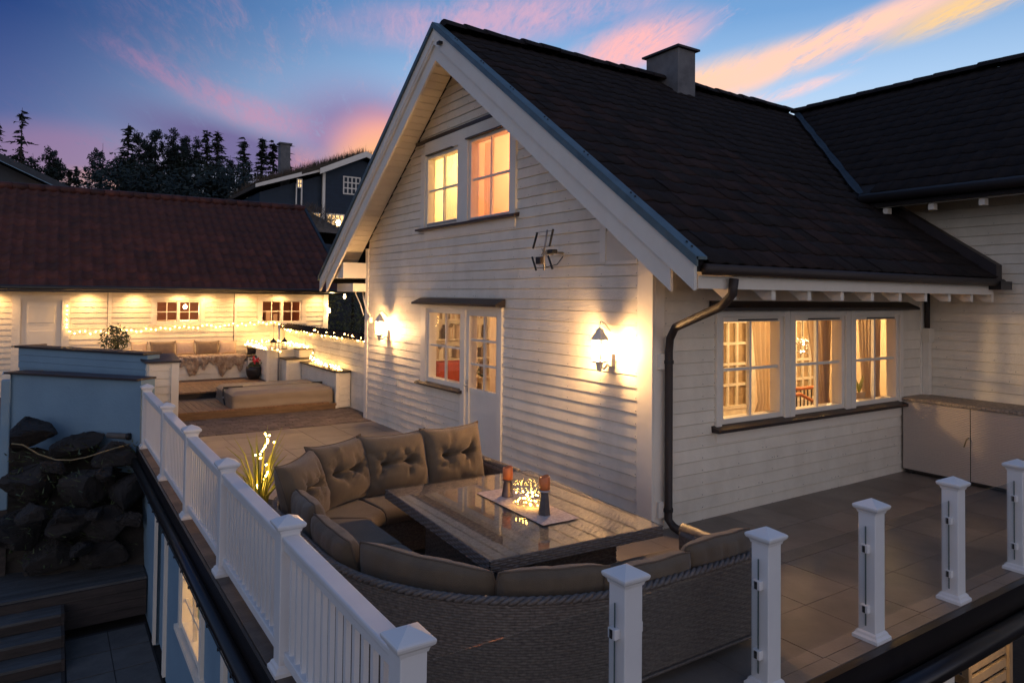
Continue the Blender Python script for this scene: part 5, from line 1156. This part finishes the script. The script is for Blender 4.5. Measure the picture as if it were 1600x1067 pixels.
#@@NEXT
# ================================================================== LEFT SIDE: PARAPETS, ROCKS, STEPS
def skew_wall(parent, name, m_, a, b, th, z0, z1):
    a, b = Vector((*a, 0)), Vector((*b, 0)); d = (b-a).normalized(); n = Vector((-d.y, d.x, 0))
    fr = F(a, d, n); return MB().box(0, (b-a).length, 0, th, z0, z1, fr).build(name, m_, parent), fr, (b-a).length
def build_left():
    t = thing('retaining_wall', 'white rendered retaining wall with dark cap above the rocks', 'wall', (-4.8, 8.1, 0))
    w, fr, L_ = skew_wall(t, 'wall_body', 'lowwall_duskblue', (-5.73, 9.16), (-4.0, 7.10), .28, -.42, 1.02)
    MB().box(-.08, L_-.02, -.07, .33, 1.02, 1.05, fr).build('cap', 'darktrim', t); MB().box(-.08, -.02, -.10, .60, .985, 1.02, fr).build('cap_end', 'slatwood', t)
    bx('left_return', 'trim', t, -5.86, -5.74, 9.1, 9.6, -.3, 1.02)
    rnd = random.Random(41)
    MB().add([fr(u, -.004-.006*math.sin(u*9), -.42+z) for z, uu in ((0, 0), (1, 0)) for u in ()] or [fr(0, -.003, -.4), fr(.01, -.003, -.4), fr(.01, -.003, -.39)], [(0, 1, 2)]).build('crack', 'concrete', t)
    t2 = thing('parapet_wall', 'upper white parapet wall with dark cap in front of the outbuilding door', 'wall', (-4.7, 9.8, 0))
    w, fr2, L2 = skew_wall(t2, 'wall_body', 'lowwall_duskblue', (-5.67, 11.1), (-3.78, 8.22), .22, -.2, 1.32)
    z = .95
    while z < 1.31: MB().box(0, L2, -.022, -.001, z, z+.118, fr2).build('plank', 'lowwall_duskblue', t2); z += .124
    MB().box(-.05, L2-.05, -.07, .30, 1.325, 1.36, fr2).build('cap', 'darktrim', t2); MB().box(-.10, -.05, -.10, .55, 1.33, 1.365, fr2).build('cap_end', 'slatwood', t2)
    t3 = thing('parapet_end', 'short boarded parapet end with dark cap beside the last railing post', 'wall', (-3.55, 8.1, 0)); c = MB().box(-3.80, -3.34, 8.05, 9.1, -.05, 1.20).build('wall_body', 'trim', t3)
    clad(F((0, 8.05, 0), (1, 0, 0), (0, -1, 0)), c, -3.79, -3.45, .0, 1.20, [], split=9); clad(F((-3.80, 0, 0), (0, 1, 0), (-1, 0, 0)), c, 8.06, 9.1, .0, 1.20, [], split=9)
    bx('corner_board', 'trim', t3, -3.45, -3.33, 8.01, 8.05, 0, 1.20); MB().hexa([(-3.86, 7.97, 1.202), (-3.30, 7.97, 1.202), (-3.30, 8.95, 1.26), (-3.95, 8.95, 1.26), (-3.86, 7.97, 1.235), (-3.30, 7.97, 1.235), (-3.30, 8.95, 1.30), (-3.95, 8.95, 1.30)]).build('cap', 'darktrim', t3)
    # stub of grey pipe in the retaining wall
    p = thing('drain_pipe_stub', 'short grey plastic pipe stub sticking out of the retaining wall', 'pipe', (-4.3, 7.4, .12)); MB().tube([(-4.42, 7.40, .165), (-4.14, 7.20, .15)], .045, 12).build('pipe', 'concrete', p, True); MB().tube([(-4.16, 7.22, .15), (-4.13, 7.195, .15)], .056, 12).build('collar', 'black', p, True)
    # hose hanging over the rocks
    pts = [(-5.63, 6.8, .27), (-5.5, 6.8, .24), (-5.31, 6.78, .09), (-5.1, 6.76, -.01), (-4.92, 6.76, -.037), (-4.72, 6.78, -.02), (-4.52, 6.8, .029), (-4.35, 6.85, .06), (-4.15, 6.95, .08)]
    tag(MB().tube(pts, .011, 6).build('garden_hose', 'rope', smooth=True), 'thin pale hose sagging across the dark rocks', 'hose')
    # post at the far left edge
    p = thing('corner_post', 'tall pale post with dusk blue put into its colour at the left edge of the picture', 'post', (-5.74, 7.45, -.8)); MB().box(-5.79, -5.675, 7.40, 7.52, -.80, 1.10).build('shaft', 'lowwall_duskblue', p, bevel=.02); MB().box(-5.80, -5.68, 7.41, 7.51, -2.4, -.80).build('stub', 'darkwood', p)
    # rocks
    rs = np.random.RandomState(17)
    def boulder(c, r, lab, seed):
        q = np.random.RandomState(seed); n, m_ = 34, 22; P = np.zeros((m_, n+1, 3)); PL = [(v_/np.linalg.norm(v_), q.uniform(.55, .92)) for v_ in q.randn(16, 3)]; K = [(q.randn(3), q.uniform(1.2, 4.2), q.uniform(0, 6)) for _ in range(9)]
        for i in range(m_):
            for j in range(n+1):
                a, b = math.pi*(i+.02)/(m_-1+.04), 2*math.pi*(j % n)/n; d = np.array([math.sin(a)*math.cos(b), math.sin(a)*math.sin(b), math.cos(a)]); k = 1+sum(.07*math.sin(f_*np.dot(v_, d)+ph) for v_, f_, ph in K); p_ = np.sign(d)*np.abs(d)**.7*k*1.08
                for n_, h_ in PL:
                    q_ = p_ @ n_
                    if q_ > h_: p_ = p_-n_*(q_-h_)*.93
                P[i, j] = np.array(c)+p_*np.array(r)+q.randn(3)*.006
        o = MB().grid(P).build('boulder', 'rock', smooth=False); tag(o, lab, 'boulder', 'dark boulders of the rock bank')
    B = [((-5.45, 8.1, .18), (.42, .5, .26), 'flat dark boulder under the left end of the retaining wall'), ((-4.85, 7.6, .0), (.50, .45, .24), 'dark boulder with pale stains in the middle of the top row'), ((-4.30, 7.15, -.10), (.34, .36, .22), 'squarish brown boulder below the pipe stub'),
         ((-5.35, 7.5, -.45), (.40, .45, .40), 'big dark boulder at the left below the hose'), ((-4.72, 7.15, -.52), (.42, .38, .34), 'large boulder directly under the lowest sag of the hose'), ((-4.15, 6.95, -.62), (.30, .34, .34), 'boulder tucked beside the cellar wall, upper one'),
         ((-5.5, 7.35, -1.05), (.36, .4, .34), 'dark boulder at the left foot of the bank'), ((-4.95, 7.15, -1.05), (.34, .36, .26), 'mossy dark boulder in the middle of the bank'), ((-4.45, 7.0, -1.12), (.32, .36, .26), 'long flat boulder in the lower middle of the bank'), ((-5.15, 7.15, -1.5), (.40, .38, .26), 'boulder at the bottom of the bank near the steps'), ((-4.45, 7.05, -1.52), (.42, .36, .26), 'boulder at the bottom of the bank beside the cellar wall')]
    for k, (c, r, lab) in enumerate(B): boulder(c, r, lab, 50+k)
    for k, (c, r, lab) in enumerate((((-5.1, 7.25, -.22), (.16, .2, .13), 'small stone wedged below the stained boulder'), ((-4.5, 6.85, -.30), (.15, .18, .11), 'small stone above the long flat boulder'), ((-5.0, 6.8, -.82), (.18, .2, .12), 'small stone in the middle of the bank below the hose'), ((-4.15, 6.7, -.98), (.18, .16, .13), 'small stone against the cellar wall half way down'), ((-4.75, 6.75, -1.33), (.2, .2, .12), 'small flat stone near the foot of the bank'), ((-5.35, 6.85, -.75), (.2, .2, .14), 'small stone between the two left boulders'), ((-4.62, 6.72, -.85), (.14, .16, .10), 'smallest stone in the centre of the bank'))): boulder(c, r, lab, 90+k)
    mb = MB(); q = random.Random(5)
    for k in range(700):
        p = Vector((q.uniform(-5.7, -4.0), q.uniform(6.75, 7.5), q.uniform(-1.6, .1))); d = Vector((q.gauss(0, .06), q.gauss(0, .06)-.03, q.uniform(-.02, .09))); mb.add([p, p+Vector((.02, 0, .008)), p+d], [(0, 1, 2)])
    tag(mb.build('bank_grass', 'leaf_shrub'), 'sparse grass tufts growing between the boulders', 'grass', kind='stuff')
    # earth bank behind the rocks
    n = 20; P = np.zeros((n, n, 3))
    for i in range(n):
        for j in range(n):
            s, q = i/(n-1), j/(n-1); P[i, j] = (-8.5+4.62*q, 6.6+1.1*s+1.35*(1-q)+.08*rs.randn(), -2.4+2.35*s**.8+.06*rs.randn())
    tag(MB().grid(P).build('earth_bank', 'soil', smooth=True), 'dark earth bank behind the boulders', kind='structure')
    # timber landing and steps
    t = thing('timber_steps', 'weathered timber landing with steps leading down beside the rocks', 'steps', (-5, 6.5, -2.4))
    y = 6.32
    for k in range(13): bx('landing_board', 'greywood', t, -7.2, -3.95, y, y+.12, -1.785, -1.75); y += .126
    for k in range(4): bx('landing_fascia', 'darkwood', t, -7.2, -3.95, 6.30, 6.318, -1.91-k*.125, -1.79-k*.125)
    for k in range(4):
        z, yy = -1.91-k*.155, 6.29-(k+1)*.335
        for q in (0, 1): bx('tread_board', 'greywood', t, -7.2, -5.01, yy+q*.17, yy+q*.17+.165, z-.035, z)
        bx('riser_board', 'darkwood', t, -7.2, -5.01, yy+.012, yy+.03, z-.155, z-.037); bx('stringer', 'darkwood', t, -5.008, -4.97, yy, yy+.335, -2.42, z)
    # slabs of the lower yard
    y = tag(MB().box(-5.0, -3.95, -2, 6.3, -2.43, -2.405).build('lower_path', 'grout'), 'dark slab path along the cellar wall', kind='structure'); k = 0
    yy = 6.2
    while yy > -1.6:
        for a, b in ((-4.95, -4.45), (-4.44, -3.98)): bx('slab', 'concrete', y, a, b, yy-.6, yy-.01, -2.404, -2.385)
        yy -= .61
build_left()

def build_under_terrace():
    # carport side seen below the front gutter
    p = thing('carport_post', 'square white post under the front edge of the terrace', 'post', (.55, -2.5, -2.4)); MB().box(.46, .64, -2.58, -2.42, -2.4, -.43).build('shaft', 'trim', p, bevel=.006); MB().box(.43, .67, -2.60, -2.40, -.55, -.43).build('capital', 'trim', p)
    t = thing('slatted_screen', 'pale timber slatted screen box below the front of the terrace', 'screen', (3.0, -1.9, -1.6)); rnd = random.Random(3)
    for k in range(9):
        z = -2.0+k*.135; bx('slat', 'slatwood', t, 2.15, 3.06, -2.02, -1.99, z, z+.085); bx('slat', 'slatwood', t, 3.075, 3.10, -1.98, -1.2, z, z+.085)
    for x in (2.15, 3.02): bx('upright', 'slatwood', t, x, x+.07, -2.05, -2.021, -2.4, -.78)
    bx('side_upright', 'slatwood', t, 3.10, 3.13, -1.98, -1.91, -2.4, -.78)
    l = thing('carport_lamp', 'carport ceiling lamp hidden under the terrace', 'lamp', (2.2, -1.2, -.45)); MB().lathe([(.10, -.46), (.12, -.40), (.05, -.39)], (2.4, -2.2, 0), 14).build('shade', 'lampglow', l, True); light('carport_light', 'POINT', (2.4, -2.3, -.62), 10, (1, .66, .34), None, .1)
    tag(MB().box(-3.9, 5.4, -2.5, -2.45, -2.42, -2.41).box(-3.9, 9, 1.0, 1.1, -2.42, -.31).build('carport_wall', 'concrete'), 'back wall of the carport below the terrace', 'wall') if 0 else None
    tag(MB().box(-3.65, 9, 1.0, 1.1, -2.42, -.31).build('carport_wall', 'concrete'), 'grey back wall of the open carport below the terrace', 'wall')
build_under_terrace()

# ================================================================== BACKGROUND
def build_far_houses():
    Y = 32.0
    h = thing('sod_roof_house', 'dark blue wooden house with grassy sod roof and white trim behind the outbuilding', 'house', (8, Y, 3)); FH = F((0, Y, 0), (1, 0, 0), (0, -1, 0))
    roofz = lambda x: 10.0-(9.27-x)*.40 if x < 9.27 else 10.0-(x-9.27)*.40
    def poly(name, m_, pts, w0, w1): return MB().prism([FH(x, w0, z) for x, z in pts], FH(0, w0, 0), FH(0, w1, 0)).build(name, m_, h)
    poly('wall', 'navy', [(7.05, 2.5), (11.5, 2.5), (11.5, roofz(11.5)-.15), (9.27, 9.9), (7.05, roofz(7.05)-.1)], -8, 0)
    poly('wall', 'navy', [(3.8, 2.5), (7.04, 2.5), (7.04, 8.85), (3.8, 7.65)], -8, -.25)
    for k in range(30): bx('plank', 'navy', h, 7.16, 11.4, .0, .025, 5.0+k*.16, 5.15+k*.16, FH) if 5.1+k*.16 < 8.8 else None
    bx('corner_board', 'trim', h, 7.02, 7.16, -.1, .04, 2.5, 8.98, FH)
    for (x0, z0, x1, z1) in ((7.05-.35, 9.14-.05, 9.27, 10.30), (9.27, 10.30, 11.9, 9.25)):
        MB().prism([FH(x0, .5, z0), FH(x1, .5, z1), FH(x1, .5, z1-.32), FH(x0, .5, z0-.30)], FH(0, .5, 0), FH(0, .56, 0)).build('barge_board', 'trim', h)
    MB().prism([FH(3.45, .3, 7.98), FH(6.75, .3, 9.16), FH(6.75, .3, 8.93), FH(3.45, .3, 7.80)], FH(0, .3, 0), FH(0, .36, 0)).build('barge_board', 'trim', h)
    r = MB().prism([FH(3.45, .3, 7.98), FH(9.27, .45, 10.28), FH(9.27, .45, 10.05), FH(3.45, .3, 7.78)], FH(0, .3, 0), FH(0, -8, 0)).build('roof', 'sod', h); MB().prism([FH(9.27, .45, 10.28), FH(12, .45, 9.2), FH(12, .45, 9.0), FH(9.27, .45, 10.05)], FH(0, .45, 0), FH(0, -8, 0)).build('roof_slope', 'sod', r)
    mb = MB(); rnd = random.Random(8)
    for k in range(4200):
        x = rnd.uniform(3.5, 11); y = Y-.25+rnd.uniform(0, 1)**1.6*7; z = (7.98+(x-3.45)*.395) if x < 9.27 else 10.28-(x-9.27)*.4; hh = rnd.uniform(.15, .5)*(1.4 if rnd.random() < .08 else 1); dx, dy = rnd.gauss(0, .12), rnd.gauss(0, .12); p = Vector((x, y, z-.04)); mb.add([p, p+Vector((.035, .02, 0)), p+Vector((dx, dy, hh))], [(0, 1, 2)])
    tag(mb.build('roof_grass', 'drygrass', r), kind='stuff')
    c = bx('chimney', 'chimney', h, 5.22, 5.75, -2.2, -1.7, 8.0, 10.6, FH); bx('chimney_cap', 'chimney', c, 5.14, 5.83, -2.28, -1.62, 10.6, 10.68, FH)
    def win(x0, x1, z0, z1, cols, rows, lit):
        w = bx('window', 'trim', h, x0, x1, .0, .05, z0, z1, FH); f = .07; cw, rh = (x1-x0-f)/cols, (z1-z0-f)/rows
        for i in range(cols):
            for j in range(rows): bx('pane', lit, w, x0+f+i*cw, x0+(i+1)*cw, .051, .056, z0+f+j*rh, z0+(j+1)*rh, FH)
    win(8.15, 9.15, 7.9, 8.9, 4, 3, 'navyroof'); win(7.25, 8.25, 5.8, 6.78, 4, 3, 'farlight'); win(6.45, 6.99, 5.9, 6.78, 3, 2, 'farlight'); win(5.62, 5.92, 8.0, 8.5, 2, 2, 'farlight')
    bx('downpipe', 'trim', h, 5.85, 5.92, .0, .06, 3, 8.4, FH); bx('downpipe', 'trim', h, 5.58, 5.64, .0, .05, 3, 8.2, FH); MB().ball(FH(7.9, .0, 6.3), .17, 10, 6).build('window_lamp', 'roombulb', h, True)
    # dark roofed house at far left
    Y2 = 26; d = thing('dark_roof_house', 'dark house with low slate roof at the left edge behind the outbuilding', 'house', (-8, Y2, 3))
    MB().prism([(-14, Y2, 3), (-4.9, Y2, 3), (-4.9, Y2, 6.1), (-9.6, Y2, 8.3), (-14, Y2, 6.3)], (0, Y2, 0), (0, Y2+8, 0)).build('wall', 'navyroof', d)
    q = [(-10.0, 8.76), (-4.2, 6.06), (-4.2, 5.92), (-10.0, 8.6)]; rr = MB().prism([(x, Y2-.7, z) for x, z in q], (0, 0, 0), (0, 9.5, 0)).build('roof', 'navyroof', d); MB().prism([(x, Y2-.72, z+dz) for (x, z), dz in zip(q, (.0, .0, -.12, -.12))], (0, 0, 0), (0, .02, 0)).build('barge_board', 'navyroof', rr); MB().prism([(x, Y2-.74, z-dz) for (x, z), dz in zip([(-10, 8.6), (-4.2, 5.92), (-4.2, 5.92), (-10, 8.6)], (.10, .10, .13, .13))], (0, 0, 0), (0, .02, 0)).build('verge_strip', 'lowwall_duskblue', rr)
    MB().prism([(x, Y2-.7, z) for x, z in ((-10, 8.76), (-16, 5.9), (-16, 5.7), (-10, 8.6))], (0, 0, 0), (0, 9.5, 0)).build('roof_slope', 'navyroof', rr)
    for k in range(8): bx('roof_batten', 'navyroof', rr, -4.25-k*.6, -4.2-k*.6, Y2-.7, Y2+8, 6.10+k*.279, 6.13+k*.279)
    l = bx('eave_lamp', 'farlight', d, -5.9, -5.3, Y2-.25, Y2-.2, 6.10, 6.16); light('eave_light', 'POINT', (-5.9, Y2-.5, 6.0), 1.2, (1, .45, .15), None, .1)
build_far_houses()

def leaf_quads(mb, c, r, n, rnd, size, flat=1.0):
    for _ in range(n):
        v = Vector((rnd.gauss(0, 1), rnd.gauss(0, 1), rnd.gauss(0, 1)*flat)); v = v.normalized()*(rnd.random()**.4); p = c+Vector((v.x*r[0], v.y*r[1], v.z*r[2])); d1 = Vector((rnd.gauss(0, 1), rnd.gauss(0, 1), rnd.gauss(0, 1))).normalized()*size*rnd.uniform(.6, 1.4); d2 = d1.orthogonal().normalized()*size*rnd.uniform(.35, .6); mb.add([p-d1, p+d2, p+d1, p-d2], [(0, 1, 2, 3)])
def spruce(x, y, zb, zt, wid, label, seed, sparse=1.0):
    rnd = random.Random(seed); h = zt-zb; t = thing('spruce_tree', label, 'tree', (x, y, zb), 'dark trees on the horizon'); MB().tube([(x, y, zb), (x, y, zb+h*.6), (x, y, zt)], [.14, .08, .01], 6).build('trunk', 'bark', t); mb = MB()
    nl = int(h*4.2)
    for k in range(nl):
        f = k/nl; z = zb+h*(.05+.94*f); L0 = wid*(1-f)**.85*rnd.uniform(.55, 1.15)+.10
        for b in range(rnd.randint(5, 8)):
            if rnd.random() > sparse: continue
            a = rnd.uniform(0, 6.283); L_ = L0*rnd.uniform(.6, 1.1); droop = -.28*L_; m_ = max(3, int(L_*7)); z = zb+h*(.05+.94*f)+rnd.gauss(0, .14)
            for i in range(m_):
                q = (i+.5)/m_; p = Vector((x+L_*q*math.cos(a), y+L_*q*math.sin(a), z+droop*q*q+.12*q)); s = .13+.09*(1-q)
                for _ in range(2):
                    d1 = Vector((math.cos(a)*.6+rnd.gauss(0, .5), math.sin(a)*.6+rnd.gauss(0, .5), -.25+rnd.gauss(0, .3)))*s*1.5; d2 = Vector((rnd.gauss(0, 1), rnd.gauss(0, 1), rnd.gauss(0, .6)))*s*.35; mb.add([p-d1*.4, p+d2, p+d1, p-d2], [(0, 1, 2, 3)])
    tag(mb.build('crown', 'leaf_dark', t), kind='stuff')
def leafy(x, y, zb, zt, wid, label, seed, dens=1.0, size=.085):
    rnd = random.Random(seed); h = zt-zb; t = thing('leafy_tree', label, 'tree', (x, y, zb), 'dark trees on the horizon'); br = MB(); mb = MB(); tops = [(x, y, zt)]+[(x+rnd.uniform(-.75, .75)*wid, y+rnd.uniform(-.5, .5)*wid, zt-rnd.uniform(.25, 1.6)) for _ in range(4)]
    for tx, ty, tz in tops:   # several upright stems, each with twigs
        br.tube([(x, y, zb), (x*.5+tx*.5, y*.5+ty*.5, zb+(tz-zb)*.45), (tx, ty, tz)], [.11, .06, .008], 5)
        for k in range(int(26*dens)):
            f = rnd.random()**.85; z = zb+(tz-zb)*(.20+.80*f); q = (z-zb)/(tz-zb); cx, cy = x+(tx-x)*q, y+(ty-y)*q; L_ = (.12+.62*wid*(1-f)**.6)*rnd.uniform(.35, 1.1); a = rnd.uniform(0, 6.283); tip = Vector((cx+L_*math.cos(a), cy+L_*math.sin(a), z+.45*L_)); br.tube([(cx, cy, z-.1), tip], [.018, .005], 3)
            for j in range(3): leaf_quads(mb, Vector((cx, cy, z)).lerp(tip, .35+.33*j)+Vector((rnd.gauss(0, .06), rnd.gauss(0, .06), rnd.gauss(0, .08))), (.17, .17, .15), int(8*dens), rnd, size*.8)
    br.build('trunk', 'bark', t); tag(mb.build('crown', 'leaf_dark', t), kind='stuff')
def build_trees():
    for i, (x, y, zt, w, k, lab) in enumerate((
        (-6.85, 49.3, 14.1, 2.0, 'p', 'tallest ragged pine at the far left skyline'), (-8.2, 50.2, 13.3, 2.0, 'p', 'dense pine touching the left picture edge'), (-5.3, 48.2, 11.6, 1.2, 'l', 'small tree right below the ragged pine'),
        (-4.23, 47.7, 10.1, .6, 's', 'tiny pointed spruce low at the left, first of two'), (-3.86, 47.5, 10.3, .6, 's', 'tiny pointed spruce low at the left, second of two'),
        (-2.5, 46.5, 11.9, 1.5, 'l', 'rounded leafy tree at the left end of the tree row'), (-1.16, 45.6, 13.2, 1.7, 's', 'tallest pointed spruce in the left half of the tree row'), (-.3, 45.1, 12.1, 1.3, 'l', 'leafy tree just right of the tallest spruce'), (.32, 44.6, 12.7, 1.2, 'l', 'airy birch-like tree, left of a pair of thin tops'), (1.21, 44.0, 12.8, 1.2, 'l', 'airy birch-like tree, right of a pair of thin tops'),
        (1.86, 43.6, 12.3, 1.1, 'l', 'thin-topped leafy tree in the middle of the row'), (2.48, 43.2, 12.2, 1.2, 'l', 'leafy tree left of the twin spruces'), (3.05, 42.8, 12.8, 1.0, 's', 'left one of the twin dark spruces'), (3.62, 42.5, 12.8, 1.4, 's', 'right one of the twin dark spruces, broader'), (4.3, 42.0, 11.2, 1.2, 'l', 'low leafy tree in the gap after the twin spruces'),
        (5.04, 41.5, 12.3, 1.1, 's', 'slim spruce left of three near the sod house'), (5.99, 40.9, 12.4, .9, 's', 'slim spruce in the middle of three near the sod house'), (6.58, 40.5, 12.2, 1.0, 's', 'dense spruce right of three near the sod house'), (7.3, 40.0, 12.0, .4, 's', 'thin bare-looking spruce beside the sod house chimney'))):
        zb = 3.2
        if k == 's': spruce(x, y, zb, zt, w*1.9, lab, 100+i, .8 if w < .5 else 1)
        elif k == 'l': leafy(x, y, zb, zt, w*1.45, lab, 100+i, 2.0, .10)
        else: spruce(x, y, zb, zt, w*1.5, lab, 100+i, .55)
    # understorey between the trunks and shrubs by the sod house
    mb = MB(); rnd = random.Random(77)
    for k in range(260):
        xx = rnd.uniform(-3.4, 8.2); leaf_quads(mb, Vector((xx, rnd.uniform(38, 44)-.3*xx, rnd.uniform(4, 9.7 if xx < 4.6 else 8.8))), (.8, .8, .7), 46, rnd, .13)
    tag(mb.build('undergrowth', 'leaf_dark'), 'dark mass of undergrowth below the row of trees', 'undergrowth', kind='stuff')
    mb = MB()
    for k in range(3600):
        x = rnd.uniform(1.6, 6.0); y = rnd.uniform(22.5, 27); z = 5.0+1.15*math.exp(-((x-3.6)/1.6)**2)*rnd.random()**.6-.2; p = Vector((x, y, z)); d = Vector((rnd.gauss(0, .15), rnd.gauss(0, .15), rnd.uniform(.1, .4))); mb.add([p, p+Vector((.03, .02, 0)), p+d], [(0, 1, 2)])
    n = 16; P = np.array([[(1.4+4.8*j/(n-1), 22.2+5*i/(n-1), 4.9+1.2*math.exp(-((1.4+4.8*j/(n-1)-3.6)/1.6)**2)*math.sin(math.pi*(i+.5)/n)-.15) for j in range(n)] for i in range(n)]); mb.grid(P)
    tag(mb.build('dry_grass_mound', 'drygrass'), 'brownish dry grass mound in front of the sod house', 'grass', kind='stuff')
    t = thing('garden_bush', 'green bush lit behind the privacy wall beside the house corner', 'bush', (3.4, 17.5, 0)); mb = MB()
    for k in range(70): leaf_quads(mb, Vector((rnd.uniform(1.9, 5.0), rnd.uniform(15.6, 17.4), rnd.uniform(.1, 2.9))), (.4, .4, .4), 60, rnd, .06)
    tag(mb.build('leaves', 'leaf_bush', t), kind='stuff'); MB().tube([(3.4, 17.6, -.3), (3.4, 17.6, 2.4)], .06, 6).build('stem', 'bark', t)
build_trees()
